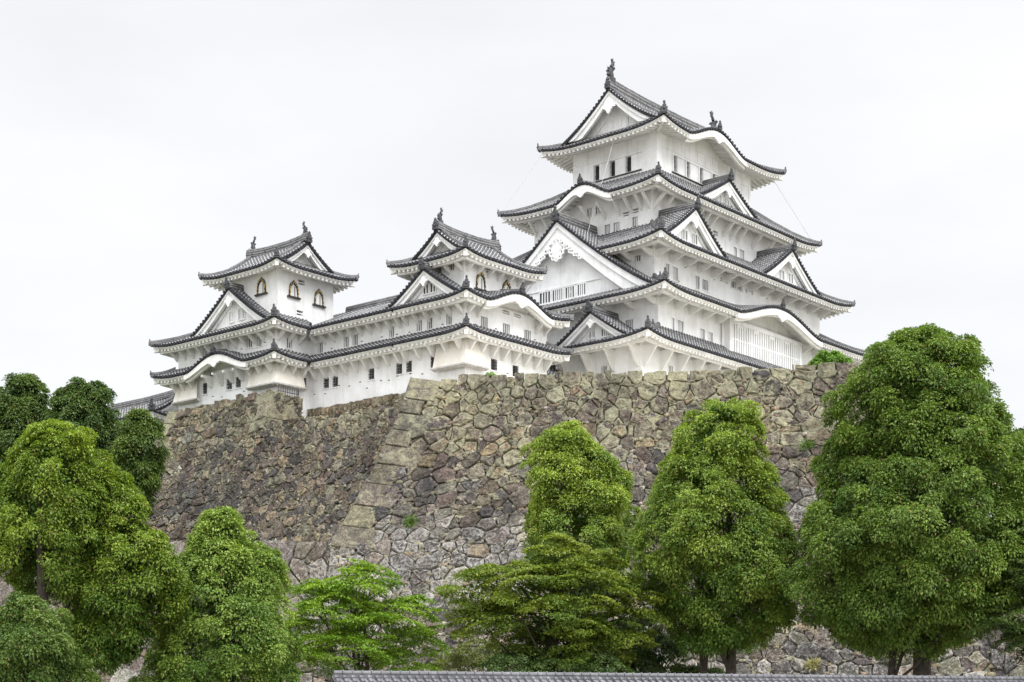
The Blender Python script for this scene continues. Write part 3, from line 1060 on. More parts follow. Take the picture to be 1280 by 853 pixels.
def drop_bay(B, Fw, sw0, sw1, Fs, ss0, ss1, zb, zt, out=.62):
    """stone-drop bay wrapped round a corner: flares outward, open at the bottom"""
    mb = MB()
    for F, a, b, ca, cb in ((Fw, sw0, sw1, 0, out), (Fs, ss0, ss1, -out, 0)):
        if F is None: continue
        # ca/cb extend the bottom edge to the corner
        p = [F.p(a, -.02, zt), F.p(b, -.02, zt), F.p(b + cb, -out, zb), F.p(a + ca, -out, zb)]
        mb.add([F.p(a, 0, zb), F.p(a, -.02, zt), F.p(a + ca, -out, zb)], [(0, 2, 1)])
        mb.add([F.p(b, 0, zb), F.p(b, -.02, zt), F.p(b + cb, -out, zb)], [(0, 1, 2)])
        mb.add(p, [(0, 3, 2, 1)])
        mb.add([F.p(a, .0, zb), F.p(b, .0, zb), F.p(b + cb, -out, zb), F.p(a + ca, -out, zb)], [(0, 1, 2, 3)], 1)
        xprism(mb, F, [(-out - .05, zb - .07), (-out + .34, zb - .2), (-out + .34, zb - .02), (-out - .05, zb + .05)], a + ca - .1 if ca == 0 else a + ca, b + cb + .1 if cb == 0 else b + cb, 2)
    B.part(mb, "drop_bay", [M['weathered'], M['shade'], M['greywood']])

# =====================================================================
# the castle buildings
# =====================================================================
def skirt_prof(D, rise):
    def f(sd, x):
        q = x / D[sd]
        return rise * (q * .8 + .2 * q * q)
    return f
def iri_prof(half, rise):
    def f(sd, x):
        q = x / half
        return rise * (q * .62 + .38 * q * q)
    return f
def spread(L, o, step, a=None, b=None):
    a = o + .3 if a is None else a
    b = L - o - .3 if b is None else b
    n = max(1, int(round((b - a) / step)))
    return [a + (b - a) * i / n for i in range(n + 1)]

# ---------------------------------------------------------------- main keep
K = Bld("castle_keep", "tallest white castle keep with five tiers of grey roofs and two fish ridge ornaments", "castle keep", (0, 0, 24.5))

# stacked walls with their windows
walls(K, (-2.4, 32, 0, 8.2), 22.0, 30.65,
      {'W': [(3.81, 28.3, .62, .62, 'bars'), (2.98, 28.3, .5, .62, 'bars')], 'S': [(1.81, 28.5, .6, .6, 'bars')]})
walls(K, (0, 32, 0, 21), 29.8, 35.1,
      {'S': [(2.11, 32.2, .38, 1.34, 'gap'), (3.2, 32.15, .91, 1.38, 'gap'), (6.56, 32.05, .7, 1.4, 'gap'), (7.83, 32.0, .73, 1.4, 'gap'), (9.5, 32.6, .3, 2.5, 'gap'),
             (25.2, 32.1, .8, 1.35, 'gap'), (28.0, 32.1, .8, 1.35, 'gap')],
       'W': [(3.0, 32.2, .8, 1.2, 'gap'), (6.5, 32.2, .8, 1.2, 'gap')]})
walls(K, (1.9, 30.0, 1.75, 19.2), 34.3, 39.9,
      {'W': [(3.45, 38.5, .63, .5, 'bars')],
       'S': [(3.81, 37.55, .52, 1.16, 'gap'), (5.02, 37.5, .77, 1.16, 'gap'), (8.42, 37.45, .61, 1.14, 'gap'), (9.67, 37.5, .9, .95, 'bars'),
             (14.32, 38.5, .74, .62, 'bars'), (15.39, 38.5, .87, .6, 'bars'), (12.3, 38.6, .35, .35, 'vent'), (13.2, 38.55, .32, .32, 'vent'),
             (16.5, 38.4, .32, .32, 'vent'), (17.5, 38.4, .32, .32, 'vent'), (24.3, 37.6, .75, 1.1, 'gap')]})
walls(K, (4.8, 27.8, 4.05, 17.4), 38.6, 45.9,
      {'W': [(8.93, 42.7, .58, .95, 'gap'), (7.9, 42.7, .66, .95, 'gap'), (5.88, 42.78, .56, .95, 'gap'), (6.94, 43.72, .72, .36, 'vent'), (5.85, 43.8, .63, .36, 'vent'),
             (9.91, 44.7, .66, .7, 'gap'), (10.94, 44.7, .55, .7, 'gap'), (14.6, 42.7, .6, .95, 'gap')],
       'S': [(18.23, 42.69, .56, 1.06, 'gap'), (19.39, 42.7, .76, 1.06, 'gap'), (14.87, 43.79, .75, .43, 'vent'), (24.4, 42.6, .7, 1.0, 'gap')]})
walls(K, (7.67, 23.2, 5.5, 15.07), 44.6, 52.05,
      {'W': [(12.33, 49.3, .6, 1.4, 'open'), (10.52, 49.3, .6, 1.4, 'open'), (8.71, 49.3, .62, 1.4, 'open')],
       'S': [(10.43, 49.35, .6, 1.4, 'open'), (12.51, 49.35, .6, 1.4, 'open'), (14.64, 49.35, .6, 1.4, 'open'), (16.78, 49.35, .6, 1.4, 'open')]})
# top storey: plaster strips, sliding shutters, sills
tr = MB()
FT = frames((7.67, 23.2, 5.5, 15.07))
for sd, wins in (('W', (12.33, 10.52, 8.71)), ('S', (10.43, 12.51, 14.64, 16.78))):
    F = FT[sd]
    fbox(tr, F, -.04, F.L + .04, -.05, .02, 50.32, 50.42)
    fbox(tr, F, -.04, F.L + .04, -.07, .02, 51.45, 51.75)
    n = 7 if sd == 'W' else 12
    for i in range(n + 1):
        s = .12 + (F.L - .24) * i / n
        fbox(tr, F, s - .12, s + .12, -.04, .02, 50.42, 51.45)
    for e_s in (.16, F.L - .16):
        fbox(tr, F, e_s - .16, e_s + .16, -.045, .02, 46.2, 50.32)
    ss = [(15.07 - c) if sd == 'W' else (c - 7.67) for c in wins]
    a, b = min(ss) - .55, max(ss) + 1.5
    fbox(tr, F, a, b, -.14, .02, 48.42, 48.52, 1)
    fbox(tr, F, a, b, -.1, .02, 50.05, 50.17)
    for s in ss:
        fbox(tr, F, s + .38, s + 1.28, -.045, .02, 48.56, 50.03)
        fbox(tr, F, s - .5, s - .34, -.11, .02, 48.52, 50.05)
K.part(tr, "wall_trim", [M['plaster'], M['iron']])

# tier 1
D1 = {'W': 4.7, 'S': 2.3, 'E': 2.3, 'N': 2.3}
r1 = (-4.7, 34.3, -2.3, 10.4)
ro1, t1 = roof(K, r1, 30.1, D1, skirt_prof(D1, 1.7), {'W': 2.3, 'S': 2.3, 'E': 2.3, 'N': 2.2}, up=.45,
          struts={'S': ('panel', 1.75, spread(39, 2.3, 2.35)), 'W': ('panel', 1.75, spread(12.7, 2.3, 2.4))}, orn=.75)
dormer(K, frames(r1)['W'], 10.4 - 4.3, 4.35, 33.05, 30.35, .9, 4.75, ro1, bh=.58, gegyo=.6,
       wins=[(10.4 - 4.6, 31.25, .55, .6, 2), (10.4 - 3.2, 31.3, .8, .75, 3)], wallf=30.3)
# tier 2
D2 = {'W': 4.1, 'S': 3.95, 'E': 4.3, 'N': 4.0}
r2 = (-2.2, 34.3, -2.2, 23.2)
ro2, t2 = roof(K, r2, 34.5, D2, skirt_prof(D2, 2.1), 2.2, up=.45, bumps={'S': [(16.3 + 2.2, 7.2, 1.6)]},
          struts={'S': ('low', .55, [s for s in spread(36.5, 2.2, 2.1) if not 12.0 < s < 25.4]), 'W': ('low', .55, spread(25.4, 2.2, 2.2))}, orn=.75)
dormer(K, frames(r2)['W'], 23.2 - 10.3, 11.0, 42.6, 35.0, 1.4, 7.0, ro2, bh=1.55, p=1.3, gegyo=1.3, ornate=True, wall_in=.85,
       wins=[(23.2 - 12.2, 36.25, 1.2, .95, 3), (23.2 - 10.75, 36.25, 1.15, .95, 4), (23.2 - 9.4, 36.25, .95, .95, 3), (23.2 - 8.1, 36.25, .85, .95, 3), (23.2 - 8.2, 39.0, .55, .4, 0)],
       orn=1.1, ridge_h=.7, wallf=34.9, ridge_w=.55)
# lintel and strips on the great gable
gt = MB()
FG = frames(r2)['W']
fbox(gt, FG, 23.2 - 15.2, 23.2 - 5.2, 2.17, 2.3, 36.85, 36.95)
fbox(gt, FG, 23.2 - 15.0, 23.2 - 7.3, 2.14, 2.3, 35.62, 35.72)
for v_ in (6.0, 10.2, 14.6):
    fbox(gt, FG, 23.2 - v_ - .06, 23.2 - v_ + .06, 2.19, 2.3, 35.0, 36.85)
fbox(gt, FG, 23.2 - 10.2 - .05, 23.2 - 10.2 + .05, 2.19, 2.3, 36.95, 38.3)
K.part(gt, "wall_trim", [M['plaster']])
# tier 3
D3 = {'W': 5.3, 'S': 4.7, 'E': 4.6, 'N': 4.2}
r3 = (-.5, 32.4, -.65, 21.6)
ro3, t3 = roof(K, r3, 39.3, D3, skirt_prof(D3, 3.0), 2.4, up=.5, gaps={'W': (21.6 - 10.3 - 4.1, 21.6 - 10.3 + 4.1)},
          struts={'S': ('low', .6, spread(32.9, 2.4, 2.1)), 'W': ('low', .6, [s for s in spread(22.25, 2.4, 2.1) if abs(s - 11.3) > 4.3])}, orn=.75)
FS3 = frames(r3)['S']
dormer(K, FS3, 5.95 + .5, 5.1, 43.2, 39.75, .8, 4.8, ro3, bh=.75, gegyo=.8, wins=[(5.95 + .5 - .75, 40.75, .75, .85, 2), (5.95 + .5 + .75, 40.75, .75, .85, 2)], wallf=39.7, orn=.9)
dormer(K, FS3, 22.2 + .5, 5.5, 43.2, 39.75, .8, 4.8, ro3, bh=.75, gegyo=.8, wins=[(22.2 + .5 - .8, 40.75, .75, .85, 2), (22.2 + .5 + .8, 40.75, .75, .85, 2)], wallf=39.7, orn=.9)
# tier 4
D4 = {'W': 5.17, 'S': 3.75, 'E': 6.9, 'N': 4.63}
r4 = (2.5, 30.1, 1.75, 19.7)
ro4, t4 = roof(K, r4, 45.25, D4, skirt_prof(D4, 2.9), 2.3, up=.45, bumps={'W': [(19.7 - 10.2, 3.2, 1.3)]},
          struts={'S': ('bar', 1.35, [2.6, 3.9, 6.6, 8.6, 9.8, 11.0, 13.6, 14.8, 16.0, 18.6, 21.0, 23.4, 25.0]), 'W': ('bar', 1.35, [2.6, 4.2, 6.8, 8.7, 10.6, 12.2, 13.4, 14.6, 15.4])}, orn=.75)
dormer(K, frames(r4)['S'], 15.1 - 2.5, 5.4, 48.5, 45.75, .85, 3.8, ro4, bh=.72, gegyo=.7, wins=[(15.1 - 2.5 - .7, 46.7, .65, .7, 2), (15.1 - 2.5 + .6, 46.7, .65, .7, 2)], wallf=45.7, orn=.9)
# tier 5
r5 = (5.4, 25.8, 3.2, 17.4)
D5 = {'W': 2.4, 'E': 2.4, 'S': 7.1, 'N': 7.1}
ro5, t5 = roof(K, r5, 51.45, D5, iri_prof(7.1, 4.85), {'W': 2.27, 'S': 2.3, 'E': 2.6, 'N': 2.3}, up=.55, bumps={'S': [(14.2 - 5.4, 4.7, 1.45)]},
          irimoya={'long': 'SN', 'short': 'WE', 'g': 2.4, 'ro': 1.1, 'bh': .85, 'gegyo': 1.1, 'sh': 1.7, 'rh': .85,
                   'wins': [(7.1 - .75, 53.3, .5, .9, 0), (7.1 + .9, 53.35, .65, 1.0, 0)]}, beam_on=False, orn=.9)
# lattice bay on the south face
bay = MB()
FB = frames((0, 32, 0, 21))['S']
a, b = 10.1, 22.6
fbox(bay, FB, a, b, -.55, .02, 30.2, 31.35)
fbox(bay, FB, a, b, -.55, .02, 34.0, 34.35)
fbox(bay, FB, a, a + .45, -.55, .02, 31.35, 34.0)
fbox(bay, FB, b - .45, b, -.55, .02, 31.35, 34.0)
fbox(bay, FB, a + .45, b - .45, -.18, .02, 31.35, 34.0)
bayo = K.part(bay, "lattice_bay", [M['plaster']])
bars = MB()
nb = 30
for i in range(nb):
    s = a + .45 + (b - a - .9) * (i + .5) / nb
    fbox(bars, FB, s - .11, s + .11, -.50, -.3, 31.35, 33.78 if i % 7 == 3 else 34.0)
fbox(bars, FB, a + .45, b - .45, -.46, -.32, 32.58, 32.74)
for i in range(4):
    s = a + .45 + (b - a - .9) * (i * 7 + 3.5) / nb
    fbox(bars, FB, s - .3, s + .3, -.49, -.3, 33.72, 34.0)
K.part(bars, "lattice_bars", [M['plaster']], bayo)
# lightning cables
cb = MB()
tube(cb, [(5.6, 17.2, 51.6), (2.4, 19.6, 45.6)], [.02, .02], 5)
tube(cb, [(25.6, 4.2, 51.3), (29.6, 2.2, 45.8)], [.02, .02], 5)
tube(cb, [(6.0, 9.0, 51.4), (-.8, 9.2, 34.6)], [.02, .02], 5)
K.part(cb, "lightning_cable", [M['cable']])

# ---------------------------------------------------------------- small keep in the middle
T = Bld("turret_keep", "white three-tier turret in the middle, wide curved gable on its right-hand face", "turret", (-17.93, 5.5, 24.6))
walls(T, (-17.93, -7.95, 5.5, 12.0), 23.2, 29.25,
      {'W': [(11.46, 27.07, .62, .9, 'iron'), (8.9, 27.07, .4, .9, 'iron')],
       'S': [(-14.54, 26.94, .75, .9, 'iron'), (-11.94, 26.85, .75, .9, 'iron')]})
walls(T, (-17.93, -7.95, 5.5, 12.0), 29.2, 32.1,
      {'W': [(10.32, 30.12, .6, .85, 'bars'), (9.19, 30.12, .6, .85, 'bars'), (7.12, 30.12, .62, .85, 'bars')],
       'S': [(-15.69, 30.05, .78, .85, 'bars'), (-13.06, 30.0, .84, .85, 'bars'), (-10.43, 29.97, .85, .85, 'bars'), (-13.08, 31.35, .87, .28, 'vent'), (-11.7, 31.35, .89, .28, 'vent')]})
walls(T, (-16.9, -9.97, 6.5, 12.0), 31.6, 35.6,
      {'W': [(7.83, 34.55, .6, .6, 'bars')], 'S': [(-13.92, 34.65, .75, .4, 'vent')]})
F3 = frames((-16.9, -9.97, 6.5, 12.0))
bell_window(T, F3['S'], -15.03 + 16.9, 33.55, .95, 1.25)
bell_window(T, F3['S'], -11.9 + 16.9, 33.5, .95, 1.25)
Dw1 = {'W': 1.5, 'S': 1.5, 'E': 1.5, 'N': 0}
rw = (-19.4, -6.5, 4.0, 12.0)
row1, tw1 = roof(T, rw, 28.72, Dw1, skirt_prof(Dw1, .85), 1.47, up=.3, Lc=3, sides='SEW',
     struts={'S': ('panel', .95, spread(12.9, 1.5, 1.28)), 'W': ('panel', .95, spread(8.0, 1.5, 1.3, a=.4))}, orn=.7, orn2=False, fascia=.17)
Dw2 = {'W': 2.5, 'S': 2.5, 'E': 3.45, 'N': 0}
row2, tw2 = roof(T, rw, 31.45, Dw2, skirt_prof(Dw2, 1.25), 1.47, up=.35, Lc=3, sides='SEW', bumps={'S': [(6.5, 4.0, 1.2)]},
     struts={'S': ('bar', .85, [1.8, 2.9, 10.0, 11.1]), 'W': ('bar', .85, spread(8.0, 1.5, 1.15, a=.4))}, orn=.75, fascia=.17)
dormer(T, frames(rw)['W'], 12.0 - 9.15, 4.1, 34.3, 31.75, .6, 2.7, row2, bh=.58, gegyo=.6,
       wins=[(12.0 - 9.5, 32.85, .5, .7, 1), (12.0 - 8.75, 32.85, .5, .7, 1)], wallf=31.7, orn=.8)
Dw3 = {'W': 2.0, 'E': 2.0, 'S': 4.2, 'N': 4.2}
rw3 = (-18.4, -8.7, 5.0, 13.4)
row3, tw3 = roof(T, rw3, 35.0, Dw3, iri_prof(4.2, 2.65), {'W': 1.5, 'S': 1.5, 'E': 1.3, 'N': 1.4}, up=.35, Lc=3,
     irimoya={'long': 'SN', 'short': 'WE', 'g': 2.0, 'ro': .8, 'bh': .5, 'gegyo': .55, 'sh': 1.0, 'rh': .55},
     struts={'S': ('bar', .7, spread(9.7, 1.5, 1.15)), 'W': ('bar', .7, spread(8.4, 1.5, 1.35))}, orn=.65, fascia=.17)
FTw = frames((-17.93, -7.95, 5.5, 12.0))
drop_bay(T, FTw['W'], 6.5 - 2.85, 6.5, FTw['S'], 0, 2.0, 26.35, 28.6)

# ---------------------------------------------------------------- corridor between the two turrets
C = Bld("corridor_building", "long low white corridor building with two tiled eaves joining the two smaller turrets", "castle building", (-17.93, 12.0, 24.6))
walls(C, (-17.93, -8.0, 12.0, 23.1), 23.2, 29.25,
      {'W': [(12.56, 27.07, .66, .9, 'iron'), (21.08, 27.07, .66, .9, 'iron'), (19.98, 27.05, .66, .9, 'iron'), (15.71, 27.07, .65, .9, 'iron')]}, sides='WE')
walls(C, (-17.93, -8.0, 12.0, 23.1), 29.2, 32.1,
      {'W': [(13.39, 30.12, .6, .88, 'bars'), (21.81, 30.12, .66, .88, 'bars'), (18.66, 30.13, .62, .88, 'bars'), (17.6, 30.13, .66, .88, 'bars')]}, sides='WE')
Dc1 = {'W': 1.5, 'E': 1.5, 'S': 0, 'N': 0}
rc = (-19.4, -6.5, 12.0, 21.6)
roc1, tc1 = roof(C, rc, 28.72, Dc1, skirt_prof(Dc1, .85), 1.47, up=0, sides='WE', ext={'W': (1, 0)},
     struts={'W': ('panel', .95, spread(9.6, 1.5, 1.3, a=-.6, b=9.2))}, orn=0, fascia=.17)
Dc2 = {'W': 6.45, 'E': 6.45, 'S': 0, 'N': 0}
roc2, tc2 = roof(C, rc, 31.45, Dc2, skirt_prof(Dc2, 2.85), 1.47, up=0, sides='WE', ext={'W': (1, 0), 'E': (0, 1)},
     struts={'W': ('bar', .85, spread(9.6, 1.5, 1.15, a=-.6, b=9.2))}, orn=0, fascia=.17)
cr = MB()
FW = frames(rc)['W']
ridge_strip(cr, [FW.p(s, 6.45, 34.32) for s in (-2.2, 2, 6, 9.6)], .5, .55)
C.part(cr, "roof_ridge", [M['ridge']], roc2, uv=True)

# ---------------------------------------------------------------- left turret
I = Bld("turret_keep", "white three-tier turret at the left end, three black-framed bell windows near its top", "turret", (-21.7, 23.1, 24.6))
walls(I, (-21.7, -12.0, 23.1, 36.0), 23.2, 29.3,
      {'W': [(29.04, 27.47, .72, .95, 'iron'), (27.85, 27.46, .66, .95, 'iron'), (32.3, 27.5, .6, .95, 'iron'), (31.26, 28.6, .7, .4, 'iron')],
       'S': [(-18.55, 27.2, .4, .95, 'iron')]})
walls(I, (-21.7, -12.0, 23.1, 36.0), 29.25, 32.2,
      {'W': [(32.21, 30.6, .8, .8, 'bars'), (26.41, 30.57, .72, .82, 'bars'), (25.18, 30.51, .66, .86, 'bars')], 'S': [(-20.24, 30.29, .62, .85, 'bars')]})
walls(I, (-21.07, -14.8, 23.6, 30.5), 31.6, 37.15, {'S': [(-18.42, 35.8, .7, .4, 'vent'), (-18.6, 33.2, .7, .4, 'vent')]})
FI = frames((-21.07, -14.8, 23.6, 30.5))
bell_window(I, FI['W'], 30.5 - 25.57, 35.25, .95, 1.2)
bell_window(I, FI['S'], -19.36 + 21.07, 35.0, .9, 1.2)
bell_window(I, FI['S'], -16.52 + 21.07, 34.85, .9, 1.2)
ri = (-23.2, -19.4, 21.6, 37.9)
Di1 = {'W': 1.5, 'S': 1.5, 'N': 1.5, 'E': 0}
roi1, ti1 = roof(I, ri, 28.75, Di1, skirt_prof(Di1, .85), 1.47, up=.35, Lc=3.2, sides='SWN', ext={'S': (0, 1)}, bumps={'W': [(37.9 - 29.3, 4.0, 1.15)]},
     struts={'W': ('panel', .95, [1.9, 3.1, 4.3, 6.6, 8.0, 9.4, 10.7, 12.0, 13.2, 14.5]), 'S': ('panel', .95, [1.9, 3.0, 4.2])}, orn=.7, orn2=False, fascia=.17)
Di2 = {'W': 2.13, 'S': 2.0, 'N': 7.0, 'E': 0}
roi2, ti2 = roof(I, ri, 31.5, Di2, skirt_prof(Di2, 1.15), 1.47, up=.35, Lc=3.2, sides='SWN', ext={'S': (0, 1)},
     struts={'W': ('bar', .85, spread(16.3, 1.5, 1.15)), 'S': ('bar', .85, [1.8, 2.9, 4.0])}, orn=.75, fascia=.17)
dormer(I, frames(ri)['W'], 37.9 - 28.1, 5.0, 35.3, 31.95, .55, 2.3, roi2, bh=.6, gegyo=.75,
       wins=[(37.9 - 28.5, 33.05, .5, .85, 2), (37.9 - 27.2, 33.1, .75, .9, 3)], wallf=31.9, orn=.8)
Di3 = {'S': 2.0, 'N': 2.0, 'W': 4.4, 'E': 4.4}
ri3 = (-22.45, -13.3, 22.15, 32.1)
roi3, ti3 = roof(I, ri3, 36.5, Di3, iri_prof(4.4, 2.75), {'W': 1.33, 'S': 1.4, 'E': 1.2, 'N': 1.1}, up=.4, Lc=3.2,
     irimoya={'long': 'WE', 'short': 'SN', 'g': 2.0, 'ro': .8, 'bh': .5, 'gegyo': .55, 'sh': 1.0, 'rh': .55}, beam_on=False, orn=.65, fascia=.17)
FIw = frames((-21.7, -12.0, 23.1, 36.0))
drop_bay(I, FIw['W'], 12.9 - 2.95, 12.9, FIw['S'], 0, 2.75, 26.65, 28.6)
drop_bay(I, FIw['W'], 0.0, 2.7, None, 0, 0, 26.65, 28.6)

# ---------------------------------------------------------------- low corridor behind, between turret and keep
Q = Bld("corridor_building", "low dark-roofed link building wedged between the middle turret and the tallest keep", "castle building", (-8.0, 7.0, 24.6))
walls(Q, (-7.9, -2.45, 7.3, 11.0), 22.5, 27.7)
Dq = {'W': 3.0, 'E': 3.0, 'S': 3.0, 'N': 3.0}
roof(Q, (-7.8, -2.5, 6.2, 12.2), 27.4, Dq, skirt_prof(Dq, 1.7), 1.1, up=0, sides='SN', orn=0, fascia=.18)
qm = MB()
ridge_strip(qm, [(-7.8, 9.2, 29.1), (-5, 9.2, 29.1), (-2.5, 9.2, 29.1)], .5, .5)
Q.part(qm, "roof_ridge", [M['ridge']], uv=True)

# ---------------------------------------------------------------- gatehouse at the far left
G = Bld("gatehouse", "small gatehouse with grey striped roof behind the left end of the rubble wall", "gatehouse", (-19.5, 41.5, 20.0))
rg = (-21.3, -14.3, 40.4, 57.5)
walls(G, (-19.9, -15.7, 41.8, 56.1), 18.0, 26.6)
Dg = {'W': 3.5, 'E': 3.5, 'S': 1.0, 'N': 1.0}
roof(G, rg, 26.5, Dg, iri_prof(3.5, 2.1), 1.4, up=.3, Lc=3, irimoya={'long': 'WE', 'short': 'SN', 'g': 1.0, 'ro': .5, 'bh': .3, 'gegyo': .4, 'sh': .01, 'rh': .5}, beam_on=False, orn=.9, orn2=False, fascia=.17)

# ---------------------------------------------------------------- small loopholes low in the plaster walls
def make_loop(mb):
    fbox(mb, F0, -.11, .11, -.03, .02, -.16, .16)
    fbox(mb, F0, -.10, .10, -.05, .02, .06, .13, 1)
def loop_part(B, F, s, z):
    o = B.copy_of('loop', make_loop, "loophole", [M['plaster'], M['shade']], F.p(s, 0, z), F.ang)
FC = frames((-17.93, -8.0, 12.0, 23.1))['W']
for s, z in ((.6, 26.2), (1.9, 26.1), (3.6, 26.55), (4.8, 26.35), (6.1, 26.5), (6.9, 25.9), (8.5, 26.3), (9.4, 26.2), (10.4, 26.4), (2.7, 29.75), (6.3, 29.8), (8.6, 29.8), (10.3, 29.75)):
    loop_part(C, FC, s, z)
for s, z in ((.7, 26.4), (2.0, 26.2), (.6, 29.7), (4.2, 29.75)):
    loop_part(T, FTw['W'], s, z)
for s, z in ((3.0, 26.0), (5.0, 26.4), (7.6, 26.2), (1.2, 29.6), (3.6, 29.7), (6.2, 29.6), (8.4, 29.7)):
    loop_part(T, FTw['S'], s, z)
for s, z in ((4.8, 26.6), (6.0, 26.4), (8.9, 26.5), (3.0, 30.1), (8.6, 30.1), (11.6, 30.2)):
    loop_part(I, FIw['W'], s, z)
for s, z in ((5.2, 31.2), (9.2, 31.0), (4.4, 31.4)):
    loop_part(K, frames((0, 32, 0, 21))['S'], s, z)
for s, z in ((3.6, 36.9), (4.6, 38.3), (7.4, 36.9), (9.2, 38.2), (18.2, 38.3)):
    loop_part(K, frames((1.9, 30.0, 1.75, 19.2))['S'], s, z)
for s, z in ((10.0, 41.9), (12.2, 42.2), (15.8, 42.0), (19.0, 42.2)):
    loop_part(K, frames((4.8, 27.8, 4.05, 17.4))['S'], s, z)

# =====================================================================
# stone walls: every stone a chamfered block laid in the wall
# =====================================================================
def clip(poly, nx, ny, d):
    """keep points with nx*x+ny*y <= d"""
    out = []
    n = len(poly)
    for i in range(n):
        a, b = poly[i], poly[(i + 1) % n]
        da, db = nx * a[0] + ny * a[1] - d, nx * b[0] + ny * b[1] - d
        if da <= 0: out.append(a)
        if (da < 0 < db) or (db < 0 < da):
            t = da / (da - db)
            out.append((a[0] + (b[0] - a[0]) * t, a[1] + (b[1] - a[1]) * t))
    return out

def pnoise(x, y, seed=0.0):
    return (math.sin(x * .9 + seed) * math.cos(y * 1.1 - seed * 1.7) + .5 * math.sin(x * 2.3 + y * 1.7 + seed * 3) + .25 * math.sin(x * 5.1 - y * 4.3 + seed)) / 1.75

def stone_panel(mb, region, fmap, sx, sy, colf, rng, gap=.028, hmin=.03, hmax=.2, small=.5, aniso=1.0, skip=None, toph=.0, chink=.22):
    chinks = []
    col_al = lambda r: r.uniform(0, .5)
    """Voronoi rubble over a convex region in (a,h); fmap(a,h,d) -> world point d metres proud"""
    a0, a1 = min(p[0] for p in region), max(p[0] for p in region)
    h0, h1 = min(p[1] for p in region), max(p[1] for p in region)
    seeds = []
    row = 0
    h = h0 + sy * .45
    while h < h1 + sy:
        a = a0 - sx + rng.random() * sx
        while a < a1 + sx:
            k = rng.uniform(.55, 1.55)
            seeds.append((a + sx * k * .5 + rng.uniform(-.16, .16) * sx, h + rng.uniform(-.24, .24) * sy, (k * .42 * sx) ** 2 * rng.uniform(.1, .75)))
            a += sx * k
        h += sy * rng.uniform(.85, 1.15)
        row += 1
    ns = len(seeds)
    for i in range(int(ns * small)):
        seeds.append((rng.uniform(a0, a1), rng.uniform(h0, h1), 0.0))
    cell = max(sx, sy) * 1.2
    grid = {}
    for i, s in enumerate(seeds):
        grid.setdefault((int(s[0] // cell), int(s[1] // cell)), []).append(i)
    for i, (px, py, w) in enumerate(seeds):
        if px < a0 - .3 or px > a1 + .3 or py < h0 - .3 or py > h1 + .3: continue
        if skip and skip(px, py): continue
        poly = list(region)
        gx, gy = int(px // cell), int(py // cell)
        for ix in range(gx - 2, gx + 3):
            for iy in range(gy - 2, gy + 3):
                for j in grid.get((ix, iy), ()):
                    if j == i: continue
                    qx, qy, qw = seeds[j]
                    dx, dy = qx - px, qy - py
                    dd = dx * dx + dy * dy
                    if dd < 1e-6: continue
                    c = (qx * qx + qy * qy - px * px - py * py + w - qw) / 2
                    poly = clip(poly, dx, dy, c)
                    if len(poly) < 3: break
                if len(poly) < 3: break
            if len(poly) < 3: break
        if len(poly) < 3: continue
        cx_, cy_ = sum(p[0] for p in poly) / len(poly), sum(p[1] for p in poly) / len(poly)
        ar = abs(sum(poly[k][0] * poly[(k + 1) % len(poly)][1] - poly[(k + 1) % len(poly)][0] * poly[k][1] for k in range(len(poly)))) / 2
        if ar < .02: continue
        rr = math.sqrt(ar / math.pi)
        # resample outline
        pts = []
        n = len(poly)
        for k in range(n):
            a, b = poly[k], poly[(k + 1) % n]
            L = math.hypot(b[0] - a[0], b[1] - a[1])
            if L < .04: continue
            m = max(1, int(L / .3))
            for q in range(m):
                t = q / m
                wv = rng.uniform(-.035, .035) if q else 0
                pts.append((a[0] + (b[0] - a[0]) * t - (b[1] - a[1]) / L * wv, a[1] + (b[1] - a[1]) * t + (b[0] - a[0]) / L * wv))
        if len(pts) < 3: continue
        n = len(pts)
        sh = max(.5, 1 - gap / rr * rng.uniform(.6, 1.5))
        prot = rng.uniform(hmin, hmax) * min(1.0, rr / .45)
        tx, ty = rng.uniform(-.2, .2), rng.uniform(-.25, .15)
        col = colf(cx_, cy_, rng, rr)
        V, C = [], []
        al0 = col[3]
        lo_, hi_ = (0.0, .99) if al0 <= 1.0 else (1.01, 1.99)
        ce = (*col[:3], min(hi_, max(lo_, al0 + .17))); ci = (*col[:3], min(hi_, max(lo_, al0 - .1)))
        jit = [(1 + rng.uniform(-.08, .02)) for _ in range(n)]
        up = rng.uniform(0, toph)
        def P(k, sc, d, jz=0.0):
            x = cx_ + (pts[k][0] - cx_) * sc * jit[k]
            y = cy_ + (pts[k][1] - cy_) * sc * jit[k]
            if toph and pts[k][1] < h0 + .05: y -= up
            return fmap(x, y, d + tx * (x - cx_) + ty * (y - cy_) + jz)
        cin = max(.55, 1 - .05 / rr)
        for k in range(n): V.append(P(k, sh, -.3))
        for k in range(n): V.append(P(k, sh * .995, prot * .45, rng.uniform(-.02, .02)))
        for k in range(n): V.append(P(k, sh * cin, prot * .9, rng.uniform(-.04, .03)))
        for k in range(n): V.append(P(k, sh * cin * .62, prot, rng.uniform(-.06, .06)))
        V.append(fmap(cx_, cy_, prot * 1.05 + rng.uniform(-.05, .05)))
        f = []
        for r_ in range(3):
            for k in range(n):
                a, b = r_ * n + k, r_ * n + (k + 1) % n
                f.append((a, b, b + n, a + n))
        for k in range(n):
            f.append((3 * n + k, 3 * n + (k + 1) % n, 4 * n))
        mb.add(V, f, 0, col=[ce] * (2 * n) + [(*col[:3], min(hi_, al0 + .12))] * n + [ci] * (n + 1))
        for q in pts:
            if rng.random() < chink and h0 + .2 < q[1] < h1:
                chinks.append((q[0] + rng.uniform(-.06, .06), q[1] + rng.uniform(-.05, .05)))
